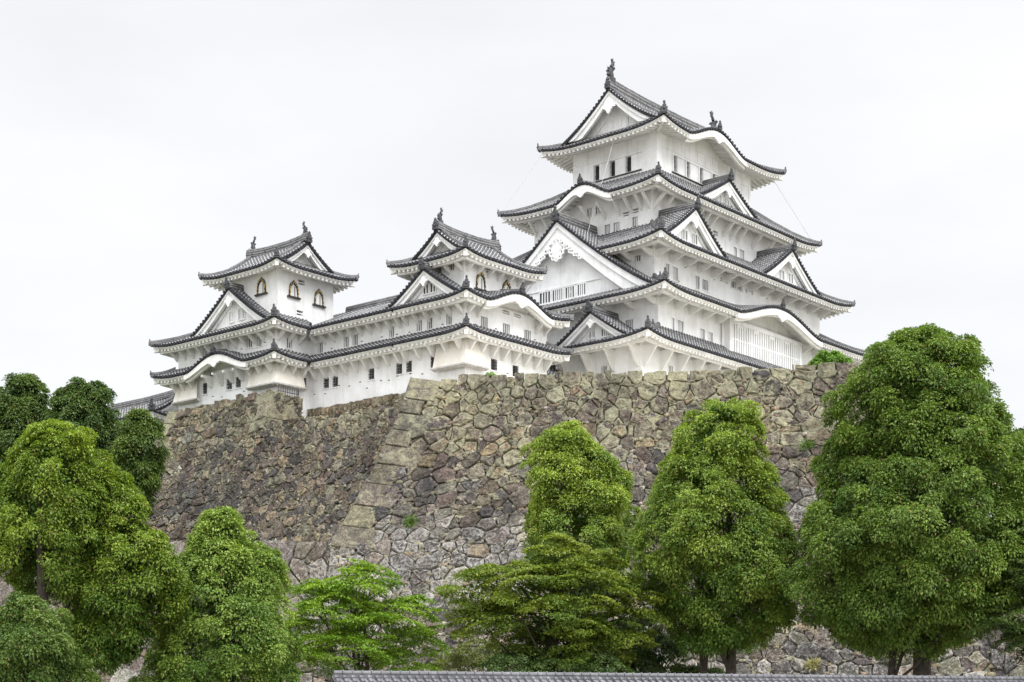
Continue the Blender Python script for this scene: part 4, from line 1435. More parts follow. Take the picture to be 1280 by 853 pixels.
    for (x, y) in chinks:
        r = rng.uniform(.07, .19) * min(1.0, sx / 1.1)
        k = rng.randint(4, 6)
        t0 = rng.uniform(0, 6)
        d = rng.uniform(.02, .14)
        c = pal(rng, [(3, GREEN), (2, TAN), (2, PALE), (1.5, GREY)])
        c = (*c, col_al(rng))
        an = [t0 + 2 * math.pi * i / k + rng.uniform(-.3, .3) for i in range(k)]
        V = [fmap(x + 1.35 * r * math.cos(t), y + .85 * r * math.sin(t), -.2) for t in an]
        V += [fmap(x + 1.25 * r * math.cos(t), y + .8 * r * math.sin(t), d * .6) for t in an]
        V += [fmap(x + .7 * r * math.cos(t), y + .45 * r * math.sin(t), d) for t in an]
        f = [(r_ * k + i, r_ * k + (i + 1) % k, (r_ + 1) * k + (i + 1) % k, (r_ + 1) * k + i) for r_ in range(2) for i in range(k)] + [tuple(range(2 * k, 3 * k))]
        mb.add(V, f, 0, col=[c] * len(V))

def pal(rng, items):
    t = rng.random() * sum(w for w, c in items)
    for w, c in items:
        t -= w
        if t <= 0: break
    k = rng.uniform(.78, 1.22)
    return tuple(max(.01, x * k * rng.uniform(.94, 1.06)) for x in c)

GREEN = (.20, .188, .13); TAN = (.185, .15, .10); PURP = (.098, .082, .067); GREY = (.134, .120, .094); DARK = (.066, .059, .055); PALE = (.24, .225, .19); RUST = (.13, .10, .075)

def wall_object(name, label, verts_builder, base, parent=None, mats=None):
    pass

# ---- the great bastion -------------------------------------------------
BZ = 21.0
PL = np.array((-6.4, 99.9)); PR = np.array((24.5, 95.3))
BD = (PR - PL) / np.linalg.norm(PR - PL); BL = float(np.linalg.norm(PR - PL))
BN = np.array((BD[1], -BD[0]))                       # outward (towards the camera)
if BN[1] > 0: BN = -BN
def gb(h):
    h1 = min(h, 11.0)
    return .27 * h1 + .0105 * h1 * h1 + .5 * max(0, h - 11.0)
def bast(a, h, d):
    hh = max(h, 0)
    k = max(0.0, 1 - max(a, 0) / 14.0)
    gl = gb(min(hh, 10.9))
    aa = a - gl * k
    kr = max(0.0, 1 - max(BL - a, 0) / 8.0)
    aa += gb(min(hh, 10.9)) * kr * .8
    p = PL + BD * aa + BN * gb(hh)
    sl = .27 + .021 * min(hh, 11.0)
    n = np.array((BN[0], BN[1], sl)); n /= np.linalg.norm(n)
    return (float(p[0] + n[0] * d), float(p[1] + n[1] * d), float(BZ - h + n[2] * d))

def col_bastion(a, h, rng, rr):
    g = max(0.0, min(1.0, (h + 2.6 * pnoise(a * .35, h * .35, 2.0)) / 9.5))
    r = max(0.0, min(1.0, (a - 14) / 10 + .4 * pnoise(a * .3, h * .5, 5.0)))
    c = pal(rng, [(2.5, PURP), (2.2, GREY), (1.0 + 2.0 * r, TAN), (1.2, DARK), (.25, RUST)])
    if g < .62:
        lich = max(0.05, min(.98, rng.gauss(.66 - .62 * g, .28)))
    else:
        lich = 1.0 + max(.03, min(.9, rng.gauss(.2 + .75 * (g - .6), .2)))
        if 10 < h < 15 and a < 11: lich = min(1.95, lich + .4)
        if rng.random() < .8: c = pal(rng, [(3, PURP), (1.6, GREY), (2.4 + max(0, h - 12) * .4, DARK)])
    if rr < .3: c = tuple(x * 1.3 for x in c)
    return (*c, lich)

def backing(mb, fmap, a0, a1, h0, h1, na, nh, d=-.12):
    pts = []
    for i in range(nh + 1):
        for j in range(na + 1):
            pts.append(fmap(a0 + (a1 - a0) * j / na, h0 + (h1 - h0) * i / nh, d))
    fs = []
    for i in range(nh):
        for j in range(na):
            a = i * (na + 1) + j
            fs.append((a, a + na + 1, a + na + 2, a + 1))
    mb.add(pts, fs, 1)

def quoins(mb, f1, f2, h0, h1, colf, rng, a_right=False, sign=1):
    """corner stones laid alternately long and short. f1(a,h,d): front face, a=0 at the corner; f2(b,h,d): the side"""
    h = h0; k = 0
    while h < h1:
        hh = rng.uniform(.9, 1.45)
        la, lb = (rng.uniform(1.7, 2.5), rng.uniform(1.0, 1.4)) if k % 2 == 0 else (rng.uniform(1.1, 1.6), rng.uniform(2.0, 2.8))
        g = .014
        f1_ = lambda a, h_, d: f1(a, h_ + .17 * max(a, 0), d)
        c = colf(1.0, h + hh / 2, rng, 1.0)
        pr = rng.uniform(.1, .19)
        V = []
        e = .05
        # front face ring (outer), bevelled
        for hh_, da in ((h + g, 0), (h + hh - g, 0)):
            V += [f1_(la + rng.uniform(-.1, .1), hh_, -.3), f1_(la - e, hh_ , pr * .6), f1_(la - e * 3, hh_ + (e if hh_ < h + .1 else -e), pr), f1_(e, hh_ + (e if hh_ < h + .1 else -e), pr), f1_(-.02, hh_, pr * .7),
                  f2(-.02, hh_, pr * .7), f2(e, hh_ + (e if hh_ < h + .1 else -e), pr), f2(lb, hh_, pr * .6), f2(lb, hh_, -.3)]
        n = 9
        f = [(i, i + 1, i + 1 + n, i + n) for i in range(n - 1)]
        f += [tuple(range(n - 1, -1, -1)), tuple(range(n, 2 * n))]
        mb.add(V, f, 0, col=[c] * len(V))
        h += hh; k += 1

rng = random.Random(11)
HB = 22.9
mb = MB()
stone_panel(mb, [(0, 0), (BL, 0), (BL, HB), (0, HB)], bast, 1.12, .82, col_bastion, rng, small=1.2, toph=.28, skip=lambda a, h: a < 1.3 and h < 10.6)
backing(mb, bast, -.05, BL + .05, .15, HB, 60, 40)
# sides and top
BI = -BN
def bside(b, h, d):
    """left side of the bastion, b metres back from the corner"""
    p = PL - BD * gb(min(max(h, 0), 10.9)) + BN * gb(max(h, 0)) * max(0, 1 - b / 12.0) + BI * b
    n = np.array((-BD[0], -BD[1], .35)); n /= np.linalg.norm(n)
    return (float(p[0] + n[0] * d), float(p[1] + n[1] * d), float(BZ - h + n[2] * d))
stone_panel(mb, [(0, 0), (16, 0), (16, 11.4), (0, 11.4)], bside, 1.3, 1.0, col_bastion, rng, small=.5, toph=.25)
backing(mb, bside, 0, 16, .1, 11.6, 12, 10)
def brside(b, h, d):
    p0 = bast(BL, h, 0)
    p = np.array(p0[:2]) + BI * b
    n = np.array((BD[0], BD[1], .3)); n /= np.linalg.norm(n)
    return (float(p[0] + n[0] * d), float(p[1] + n[1] * d), float(BZ - h + n[2] * d))
stone_panel(mb, [(0, 0), (20, 0), (20, 12), (0, 12)], brside, 1.4, 1.1, col_bastion, rng, small=.4, toph=.2)
backing(mb, brside, 0, 20, .1, 12, 12, 10)
base = (6.0, 90.0, -1.6)
bw = mb.build("stone_wall", [M['stone'], M['chink']], None, base, col=True)
bw.location = base
tag(bw, "tall rubble stone bastion with a slanting left corner, in front of the tallest keep", "stone wall")
qm = MB()
quoins(qm, lambda a, h, d: bast(a, h, d), bside, -.15, 10.7, lambda a, h, r, rr: (*pal(r, [(3, GREY), (1.5, PURP), (1, GREEN)]), max(.1, min(.95, r.gauss(.42 - .02 * h, .14)))), rng)
q = qm.build("corner_stones", [M['stone']], bw, base, col=True)

# ---- lower tier running off to the left and right ----------------------
def lowmap(a, h, d):
    """continues the bastion face below terrace height; a measured from the bastion's left corner"""
    h2 = h + 10.9
    p = PL + BD * a + BN * gb(h2)
    n = np.array((BN[0], BN[1], .5)); n /= np.linalg.norm(n)
    return (float(p[0] + n[0] * d), float(p[1] + n[1] * d), float(BZ - h2 + n[2] * d))
def col_low(a, h, rng, rr):
    c = pal(rng, [(3.4, PURP), (2, DARK), (2.6, GREY), (.4, PALE)])
    return (*c, 1.0 + max(.05, min(.95, rng.gauss(.42, .22))))
mb = MB()
stone_panel(mb, [(-44, 0), (-4.2, 0), (-4.2, 12), (-44, 12)], lowmap, 1.75, 1.15, col_low, rng, small=.8, toph=.25, hmax=.35)
backing(mb, lowmap, -44, -4.1, .1, 12, 50, 12)
base = (-25, 92, -1.6)
lw = mb.build("stone_wall", [M['stone'], M['chink']], None, base, col=True)
lw.location = base
tag(lw, "low terrace wall of big pale-flecked stones running left from the bastion foot", "stone wall")
mb = MB()
stone_panel(mb, [(BL + 3.4, 0), (BL + 30, 0), (BL + 30, 12), (BL + 3.4, 12)], lowmap, 1.5, 1.1, col_low, rng, small=.6, toph=.25, hmax=.35)
backing(mb, lowmap, BL + 3.3, BL + 30, .1, 12, 30, 12)
base = (40, 86, -1.6)
lw = mb.build("stone_wall", [M['stone'], M['chink']], None, base, col=True)
lw.location = base
tag(lw, "terrace wall of dark purple-grey stones continuing right of the bastion, behind the largest tree", "stone wall")

# ---- recessed wall under the left turret -------------------------------
RU = -23.5
def recmap(top):
    def f(a, h, d):
        """a = distance along -v from the left end; parallel to the turret"""
        hh = max(h, 0)
        out = .26 * hh + .012 * hh * hh
        k = max(0.0, 1 - a / 10.0)
        v = 34.9 - a + k * out * 1.45
        u = RU - out
        x, y = world_uv(u, v)
        nx, ny, nz = -UX, -UY, .4
        L = math.sqrt(1 + nz * nz)
        return (x + nx * d / L, y + ny * d / L, top - h + nz * d / L)
    return f
def col_rec(a, h, rng, rr):
    g = max(0.0, min(1.0, (h + 1.6 * pnoise(a * .4, h * .5, 8.0)) / 6.0))
    top = [(3.4, TAN), (.6, GREEN), (1.6, GREY), (2, PURP), (1, RUST), (.4, PALE)]
    low = [(4, PURP), (3, DARK), (1.2, TAN), (1.0, GREY), (.8, RUST), (.2, PALE)]
    c = pal(rng, low if rng.random() < .25 + g * .75 else top)
    return (*c, max(.02, min(.9, rng.gauss(.34 - .34 * g, .16))))
mb = MB()
f1 = recmap(25.5)
stone_panel(mb, [(0, 0), (13.5, 0), (13.5, 2.5), (0, 2.5)], f1, .95, .78, col_rec, rng, small=.9, toph=.35, skip=lambda a, h: a < .8)
backing(mb, f1, -.05, 13.5, .15, 2.5, 20, 4)
f1b = lambda a, h, d: f1(a, h + 2.5, d)
stone_panel(mb, [(0, 0), (13.5, 0), (36, 1.15), (36, 12.8), (0, 12.8)], f1b, .92, .74, col_rec, rng, small=1.0, toph=.25, skip=lambda a, h: a < .8)
backing(mb, lambda a, h, d: f1b(a, h + 1.15 * max(0, min(1, (a - 13.5) / 22.5)) * max(0, 1 - h / 6), d), -.05, 36, .15, 13, 40, 16)
# short return of the raised part, facing right
def ret(b, h, d):
    x, y = world_uv(RU + b, 21.4)
    return (x - VX * d, y - VY * d, 25.5 - h)
stone_panel(mb, [(0, 0), (3.2, 0), (3.2, 2.6), (0, 2.6)], ret, 1.05, .85, col_rec, rng, small=.6, toph=.15)
backing(mb, ret, 0, 3.2, .1, 2.6, 5, 3)
# left return
def lret(b, h, d):
    p = f1(0, h, 0)
    return (p[0] + UX * b + VX * d, p[1] + UY * b + VY * d, p[2])
stone_panel(mb, [(0, 0), (9, 0), (9, 14), (0, 14)], lret, 1.1, .85, col_rec, rng, small=.5)
backing(mb, lret, 0, 9, .1, 14, 8, 10)
bx, by = world_uv(RU - 3, 20)
base = (bx, by, 9.9)
rw_ = mb.build("stone_wall", [M['stone'], M['chink']], None, base, col=True)
rw_.location = base
tag(rw_, "recessed wall of small dark rubble below the left turret, left of the bastion", "stone wall")
qm = MB()
colq = lambda a, h, r, rr: (*pal(r, [(3, GREEN), (2, TAN), (1, GREY)] if h < 5 else [(2, GREY), (3, PURP)]), max(.1, min(.95, r.gauss(.8 - .06 * h, .15))))
quoins(qm, f1, lret, -.1, 14.2, colq, rng)
quoins(qm, lambda a, h, d: f1(13.5 - a, h, d), ret, -.15, 2.7, colq, rng)
qm.build("corner_stones", [M['stone']], rw_, base, col=True)

# ---- stone footing directly below the corridor and turrets --------------
def col_foot(a, h, rng, rr):
    return (*pal(rng, [(4, TAN), (1.2, RUST), (1.5, GREY)]), rng.uniform(.1, .5))
def foot(b, h, d):
    x, y = world_uv(-18.25 - .22 * h - d, 23.0 - b)
    return (x, y, 25.0 - h)
mb = MB()
stone_panel(mb, [(0, 0), (17.6, 0), (17.6, 3), (0, 3)], foot, .95, .75, col_foot, rng, small=.7, toph=.12)
backing(mb, foot, 0, 17.6, .05, 3, 16, 3)
def foot2(b, h, d):
    x, y = world_uv(-18.3 + b, 5.2 - .22 * h - d)
    return (x, y, 25.0 - h)
stone_panel(mb, [(0, 0), (15.6, 0), (15.6, 3.6), (0, 3.6)], foot2, 1.1, .85, col_foot, rng, small=.7, toph=.12)
backing(mb, foot2, 0, 15.6, .05, 3.6, 12, 3)
bx, by = world_uv(-18, 12)
base = (bx, by, 22)
fw = mb.build("stone_wall", [M['stone'], M['chink']], None, base, col=True)
fw.location = base
tag(fw, "narrow strip of tan stone footing directly under the white corridor building", "stone wall")
def kfoot(b, h, d):
    x, y = world_uv(-2.8 - .3 * h - d, 9.0 - b)
    return (x, y, 24.5 - h)
def kfoot2(b, h, d):
    x, y = world_uv(-2.8 + b, -.4 - .3 * h - d)
    return (x, y, 24.5 - h)
mb = MB()
stone_panel(mb, [(0, 0), (9.4, 0), (9.4, 4), (0, 4)], kfoot, 1.4, 1.0, col_foot, rng, small=.4)
stone_panel(mb, [(0, 0), (36, 0), (36, 4), (0, 4)], kfoot2, 1.4, 1.0, col_foot, rng, small=.4)
backing(mb, kfoot, 0, 9.4, 0, 4, 6, 3); backing(mb, kfoot2, 0, 36, 0, 4, 16, 3)
bx, by = world_uv(0, 0)
base = (bx, by, 20.5)
fw = mb.build("stone_wall", [M['stone'], M['chink']], None, base, col=True)
fw.location = base
tag(fw, "stone footing of the tallest keep, standing behind the top of the bastion", "stone wall")

# ---------------------------------------------------------------- ground and hill
def struct(mb, name, mat):
    o = mb.build(name, [mat])
    tag(o, kind="structure")
    return o
g = MB()
N = 40
pts = [(-1500 + 3000 * i / N, -300 + 3000 * j / N, -1.6) for j in range(N + 1) for i in range(N + 1)]
g.add(pts, [(j * (N + 1) + i, j * (N + 1) + i + 1, (j + 1) * (N + 1) + i + 1, (j + 1) * (N + 1) + i) for j in range(N) for i in range(N)])
struct(g, "ground", M['ground'])
h = MB()
court = MB()
def block(mb, corners, z0, z1):
    n = len(corners)
    mb.add([(x, y, z0) for x, y in corners] + [(x, y, z1) for x, y in corners],
           [tuple(range(n, 2 * n)), ] + [(i, (i + 1) % n, (i + 1) % n + n, i + n) for i in range(n)])
def w2(u, v): return world_uv(u, v)
# terrace at z = 9.7 behind the lower wall
tl = lowmap(-44, .25, -.4); tr_ = lowmap(BL + 30, .25, -.4)
block(h, [(tl[0], tl[1]), (tr_[0], tr_[1]), (70, 150), (-75, 150)], -1.5, 9.75)
# plateau behind the bastion
pl = bast(0, 0, -.5); pr = bast(BL, 0, -.5)
block(h, [(pl[0] + .6, pl[1] + .4), (pr[0] - .4, pr[1] + .2), (pr[0] + 5, 125), (50, 175), (-20, 175), w2(-21.5, 4.2), ], 9.0, 20.85)
court.add([(x, y, 20.86) for x, y in [(pl[0] + .6, pl[1] + .4), (pr[0] - .4, pr[1] + .2), (pr[0] + 5, 125), (50, 175), (-20, 175), w2(-21.5, 4.2)]], [tuple(range(6))])
# ground behind the recessed wall
a_ = w2(RU + .5, 33.5); b_ = w2(RU + .5, 2.0); c_ = w2(-6, 2.0); d_ = w2(-6, 33.5)
block(h, [a_, b_, c_, d_], 9.2, 21.9)
court.add([(x, y, 21.91) for x, y in (a_, b_, c_, d_)], [(0, 1, 2, 3)])
a_ = w2(RU + .6, 34.0); b_ = w2(RU + .6, 23.3); c_ = w2(-12.5, 23.3); d_ = w2(-12.5, 34.0)
block(h, [a_, b_, c_, d_], 20.0, 25.1)
# wooded slope at the left
pts = []
NX, NY = 40, 24
for j in range(NY + 1):
    for i in range(NX + 1):
        x = -120 + 95 * i / NX; y = 102 + 80 * j / NY
        z = 9.6 + 7.0 * min(1, j / 10.0) * (1 - .3 * i / NX) + .6 * pnoise(x * .2, y * .2)
        pts.append((x, y, z if 0 < i < NX and j > 0 else 8.5))
h.add(pts, [(j * (NX + 1) + i, j * (NX + 1) + i + 1, (j + 1) * (NX + 1) + i + 1, (j + 1) * (NX + 1) + i) for j in range(NY) for i in range(NX)])
struct(h, "hill", M['hill'])
struct(court, "courtyard", M['gravel'])

# ---------------------------------------------------------------- little iron railing on the raised corner
rm = MB()
def rp(u, v, z):
    x, y = world_uv(u, v); return (x, y, z)
v_ = 21.7
for i in range(9):
    u = -22.6 + .24 * i
    tube(rm, [rp(u, v_, 25.45), rp(u, v_, 26.15), rp(u + .05, v_ - .05, 26.25)], [.02, .02, .015], 5)
tube(rm, [rp(-22.7, v_, 25.8), rp(-20.5, v_, 25.8)], [.025, .025], 5)
tube(rm, [rp(-20.5, v_, 25.4), rp(-20.5, v_, 26.2)], [.06, .06], 6)
bx, by = world_uv(-21.5, v_)
base = (bx, by, 25.4)
o = rm.build("railing", [M['iron']], None, base); o.location = base
tag(o, "short black iron railing with spikes on the raised stones below the left turret", "railing")

# ---------------------------------------------------------------- tiled wall in the foreground
FA = np.array((-5.2, 45.0)); FBp = np.array((22.5, 55.8))
fd = (FBp - FA) / np.linalg.norm(FBp - FA); FL = float(np.linalg.norm(FBp - FA)) + 4
FF = Fr((float(FA[0]), float(FA[1])), (float(fd[0]), float(fd[1])), (float(-fd[1]), float(fd[0])), FL, 0)
fr = bpy.data.objects.new("tiled_wall", None)
sc.collection.objects.link(fr)
base = (float(FA[0] + fd[0] * FL / 2), float(FA[1] + fd[1] * FL / 2), -1.6)
fr.location = base
tag(fr, "boundary wall in the foreground with grey tile coping along the bottom of the view", "wall")
mb = MB()
fbox(mb, FF, .5, FL, -.25, .25, -1.6, .35)
mb.build("wall", [M['plaster']], fr, base)
mb = MB()
RZ = .92
slope = lambda x: RZ - .52 * abs(x)
fbox(mb, FF, .0, FL, -.82, .82, .28, .33)
for sg in (-1, 1):
    pts = [FF.p(0, 0, RZ), FF.p(FL, 0, RZ), FF.p(FL, sg * .85, RZ - .44), FF.p(0, sg * .85, RZ - .44)]
    mb.add(pts, [(0, 1, 2, 3)])
    n = int(FL / .245)
    for i in range(n):
        s = .1 + i * .245
        prev = None
        # overlapping round tiles, stepped
        for q in range(4):
            x0, x1 = .22 * q, .22 * (q + 1) + .02
            tube(mb, [FF.p(s, sg * x0, slope(x0) + .012), FF.p(s, sg * x1, slope(x1) + .03)], [.066, .076], 8)
mb.build("coping_tiles", [M['fronttile']], fr, base, smooth=False)
mb = MB()
fbox(mb, FF, .05, FL, -.12, .12, RZ - .06, RZ + .04)
n = int(FL / .29)
for i in range(n):
    s = .06 + i * .29
    tube(mb, [FF.p(s, 0, RZ + .08), FF.p(s + .235, 0, RZ + .085)], [.078, .082], 10)
    tube(mb, [FF.p(s + .245, 0, RZ + .085), FF.p(s + .285, 0, RZ + .085)], [.10, .10], 10)
mb.build("ridge_tiles", [M['fronttile']], fr, base)

# =====================================================================
# trees: tapered trunk and limbs, crown of leaf tufts
# =====================================================================
def leaf_mesh(name, cen, nrm, axis, ln, wd, col, parent, off, mat):
    """cen,nrm,axis: (N,3); one bent diamond per leaf"""
    N = len(cen)
    side = np.cross(nrm, axis)
    side /= (np.linalg.norm(side, axis=1, keepdims=True) + 1e-9)
    a = axis * ln[:, None]
    b = side * wd[:, None]
    dr = nrm * (ln * .18)[:, None]
    V = np.empty((N, 4, 3), dtype=np.float32)
    V[:, 0] = cen - a * .5
    V[:, 1] = cen + b * .5 + dr * .6
    V[:, 2] = cen + a * .5 - dr
    V[:, 3] = cen - b * .5 + dr * .6
    V -= np.array(off, dtype=np.float32)
    me = bpy.data.meshes.new(name)
    me.vertices.add(N * 4); me.loops.add(N * 4); me.polygons.add(N)
    me.vertices.foreach_set("co", V.ravel())
    me.loops.foreach_set("vertex_index", np.arange(N * 4, dtype=np.int32))
    me.polygons.foreach_set("loop_start", np.arange(0, N * 4, 4, dtype=np.int32))
    me.polygons.foreach_set("loop_total", np.full(N, 4, dtype=np.int32))
    at = me.color_attributes.new("Col", 'FLOAT_COLOR', 'POINT')
    c4 = np.ones((N, 4, 4), dtype=np.float32)
    c4[:, :, :3] = (col * LEAF_GAIN)[:, None, :]
    at.data.foreach_set("color", c4.ravel())
    me.materials.append(mat)
    me.update()
    o = bpy.data.objects.new(name, me)
    sc.collection.objects.link(o)
    o.parent = parent
    return o

LEAF_GAIN = 1.72
def unit(v): return v / (np.linalg.norm(v, axis=-1, keepdims=True) + 1e-9)

def crown(rs, lobes, puff_r, leaves_per, leaf, c_lo, c_hi, flat=.8, layered=False, inner=.25, droop=.35, dens=1.0, ztop=None, young=0.0):
    """lobes: (x,y,z,rx,ry,rz). returns leaf arrays"""
    Ls = np.array(lobes, float)
    if not layered:
        Ls[:, 3:6] = np.maximum(Ls[:, 3:6] - .34 * puff_r, Ls[:, 3:6] * .5)
        Ls[:, 2] -= .2 * puff_r
    zmin = (Ls[:, 2] - Ls[:, 5]).min(); zmax = (Ls[:, 2] + Ls[:, 5]).max()
    C, Nn, A, LN, WD, CO = [], [], [], [], [], []
    for li, (x, y, z, rx, ry, rz) in enumerate(Ls):
        area = 4 * math.pi * ((rx * ry) ** 1.6 / 3 + (rx * rz) ** 1.6 / 3 + (ry * rz) ** 1.6 / 3) ** (1 / 1.6)
        n = max(4, int(area / (puff_r * puff_r * 1.5) * dens))
        d = unit(rs.normal(size=(n, 3)))
        d[:, 2] = np.where(d[:, 2] < -.55, -d[:, 2], d[:, 2])
        sc_ = rs.uniform(.78, 1.12, size=(n, 1))
        p = np.array((x, y, z)) + d * np.array((rx, ry, rz)) * sc_
        # drop puffs lying well inside other lobes
        keep = np.ones(n, bool)
        for lj, o in enumerate(Ls):
            if lj == li: continue
            q = ((p - o[:3]) / o[3:]) ** 2
            keep &= q.sum(1) > .62
        p, d = p[keep], d[keep]
        for k in range(len(p)):
            pr = puff_r * rs.uniform(.65, 1.3)
            m = int(leaves_per * (pr / puff_r) ** 2)
            dd = unit(rs.normal(size=(m, 3)) * .75 + d[k] * .7 + np.array((0, 0, .85)))
            rad = rs.uniform(.72, 1.05, size=(m, 1)) + (rs.uniform(size=(m, 1)) < .06) * .22
            if layered:
                off = dd * np.array((1.2, 1.2, .3)) * pr * rad
                tl_ = rs.uniform(-.35, .35, size=2) - d[k][:2] * .18
                off[:, 2] += off[:, 0] * tl_[0] + off[:, 1] * tl_[1]
            else:
                off = dd * np.array((1, 1, flat)) * pr * rad
            c = p[k] + off
            nr = unit(dd * (.3 if layered else 1.0) + np.array((0, 0, .9 if layered else .45)) + rs.normal(size=(m, 3)) * .45)
            ax = unit(np.cross(nr, rs.normal(size=(m, 3))))
            ax[:, 2] -= droop * rs.uniform(0, 1, size=m)
            ax = unit(ax)
            C.append(c); Nn.append(nr); A.append(ax)
            s = leaf * rs.uniform(.7, 1.35, size=m)
            LN.append(s); WD.append(s * rs.uniform(.42, .6, size=m))
            t = np.clip(rs.uniform(.0, 1.0) * .55 + rs.uniform(0, 1, size=(m, 1)) * .45, 0, 1)
            hgt = (p[k][2] - zmin) / (zmax - zmin)
            t = np.clip(t + young * (hgt - .5), 0, 1)
            CO.append(np.array(c_lo) * (1 - t) + np.array(c_hi) * t)
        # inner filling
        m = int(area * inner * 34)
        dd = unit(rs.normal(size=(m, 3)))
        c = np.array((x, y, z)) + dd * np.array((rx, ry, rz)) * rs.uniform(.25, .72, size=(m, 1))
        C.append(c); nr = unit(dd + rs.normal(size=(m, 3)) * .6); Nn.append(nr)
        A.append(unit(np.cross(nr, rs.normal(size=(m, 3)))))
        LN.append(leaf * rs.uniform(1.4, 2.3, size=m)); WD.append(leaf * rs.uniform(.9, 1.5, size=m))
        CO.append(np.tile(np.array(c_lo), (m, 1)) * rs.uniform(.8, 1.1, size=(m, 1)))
    return [np.concatenate(q) for q in (C, Nn, A, LN, WD, CO)]

def noise3(P, f, s):
    x, y, z = P[:, 0] * f, P[:, 1] * f, P[:, 2] * f
    return (np.sin(1.7 * x + 1.3 * y + s) * np.cos(1.5 * z - .7 * x + 2 * s) + .6 * np.sin(2.9 * y - 2.3 * z + 3 * s) * np.cos(2.6 * x + s)
            + .4 * np.sin(5.3 * x + 4.1 * z + s) * np.cos(4.7 * y - 3.9 * x))

def envelope_crown(rs, stacks, puff_r, leaves_per, leaf, c_lo, c_hi, young=0.0, dens=1.0, holes=(), inner=1.0, lump=.25):
    """dense crown grown on surfaces of revolution; stacks = [(Y, [(z, x, r), ...top to bottom])]"""
    C, Nn, A, LN, WD, CO = [], [], [], [], [], []
    zall = [q[0] for _, st in stacks for q in st]
    zmin, zmax = min(zall), max(zall)
    for Y, st in stacks:
        zz = np.array([q[0] for q in st])[::-1]; xx = np.array([q[1] for q in st])[::-1]; rr = np.array([q[2] for q in st])[::-1]
        area = float(np.sum(2 * math.pi * (rr[1:] + rr[:-1]) / 2 * np.hypot(np.diff(zz), np.diff(rr))))
        for shell, (fr, dn) in enumerate(((1.0, 1.0), (.76, .55))):
            n = int(area * dn * dens / (puff_r * puff_r * .8))
            z = rs.uniform(zz[0], zz[-1], size=n * 3)
            r = np.interp(z, zz, rr)
            z = z[rs.uniform(size=n * 3) < (r + .25) / (rr.max() + .25)][:n]
            r = np.interp(z, zz, rr); x0 = np.interp(z, zz, xx)
            th = rs.uniform(0, 2 * math.pi, size=len(z))
            P0 = np.stack([x0 + r * np.cos(th), Y + r * np.sin(th), z], 1)
            lum = noise3(P0, .62, Y) * lump + noise3(P0, 1.5, Y * 2) * lump * .55
            # shelves of foliage: each tier leans out at its lower edge and hides a dark hollow beneath
            s_ = np.mod(z * .62 + .55 * noise3(P0, .45, Y + 2) + .25 * np.sin(2 * th + Y), 1.0)
            lum = lum * np.clip(2.4 / (r + .6), .62, 1.2) + .30 * (.42 - s_) * np.clip(1.8 / (r + .4), .45, 1.0)
            stray = np.where(rs.uniform(size=len(z)) < .05, rs.uniform(.04, .2, size=len(z)), 0) * np.clip(2.0 / (r + .3), .4, 1.2)
            r2 = np.maximum(.05, (r * .985 - .72 * puff_r)) * fr * (1 + lum + (stray if shell == 0 else 0))
            slope = -np.gradient(rr, zz)
            nz = np.interp(z, zz, slope)
            p = np.stack([x0 + r2 * np.cos(th), Y + r2 * np.sin(th), z - .35 * puff_r], 1)
            d = unit(np.stack([np.cos(th), np.sin(th), np.clip(nz, -.6, 3)], 1))
            keep = noise3(p, 1.05, 7 + Y) > (-.66 if shell == 0 else -1.2)
            for hx, hz, hr in holes:
                keep &= ~((np.hypot((p[:, 0] - hx), (p[:, 2] - hz) * .6) < hr) & (p[:, 1] < Y))
            p, d = p[keep], d[keep]
            tone = noise3(p, .8, Y + 11)
            for k in range(len(p)):
                pr = puff_r * rs.uniform(.5, 1.5)
                m = max(8, int(leaves_per * (pr / puff_r) ** 2 * (1 if shell == 0 else .6)))
                dd = unit(rs.normal(size=(m, 3)) * .62 + d[k] * .75 + np.array((0, 0, .45)))
                off = dd * np.array((1, 1, .85)) * pr * rs.uniform(.5, 1.08, size=(m, 1)) ** .7
                C.append(p[k] + off)
                ax = unit(dd + np.array((0, 0, -.55)) + rs.normal(size=(m, 3)) * .35)
                up = dd * .5 + np.array((0, 0, .8)) + d[k] * .3 + rs.normal(size=(m, 3)) * .35
                nr = unit(up - ax * np.sum(up * ax, axis=1, keepdims=True))
                Nn.append(nr); A.append(ax)
                s = leaf * rs.uniform(.65, 1.4, size=m)
                LN.append(s); WD.append(s * rs.uniform(.42, .6, size=m))
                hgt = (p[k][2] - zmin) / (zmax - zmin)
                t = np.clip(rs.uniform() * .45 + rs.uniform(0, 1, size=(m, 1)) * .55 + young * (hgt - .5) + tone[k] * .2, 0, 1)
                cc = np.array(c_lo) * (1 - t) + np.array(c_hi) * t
                old = rs.uniform(size=m) < .025
                cc[old] = np.array((.11, .085, .03)) * rs.uniform(.7, 1.3)
                CO.append(cc)
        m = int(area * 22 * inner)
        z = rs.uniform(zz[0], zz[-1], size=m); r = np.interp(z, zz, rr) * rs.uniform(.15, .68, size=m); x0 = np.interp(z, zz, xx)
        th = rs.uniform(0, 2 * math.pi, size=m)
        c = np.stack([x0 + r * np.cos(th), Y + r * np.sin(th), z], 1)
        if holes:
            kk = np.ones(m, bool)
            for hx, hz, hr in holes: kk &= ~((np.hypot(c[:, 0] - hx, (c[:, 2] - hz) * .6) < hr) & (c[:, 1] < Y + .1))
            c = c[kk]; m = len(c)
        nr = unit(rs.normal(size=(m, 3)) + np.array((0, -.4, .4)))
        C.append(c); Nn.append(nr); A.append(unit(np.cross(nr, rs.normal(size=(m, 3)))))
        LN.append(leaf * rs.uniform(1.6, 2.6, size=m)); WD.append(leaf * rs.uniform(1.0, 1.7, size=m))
        CO.append(np.tile(np.array(c_lo), (m, 1)) * rs.uniform(.8, 1.1, size=(m, 1)))
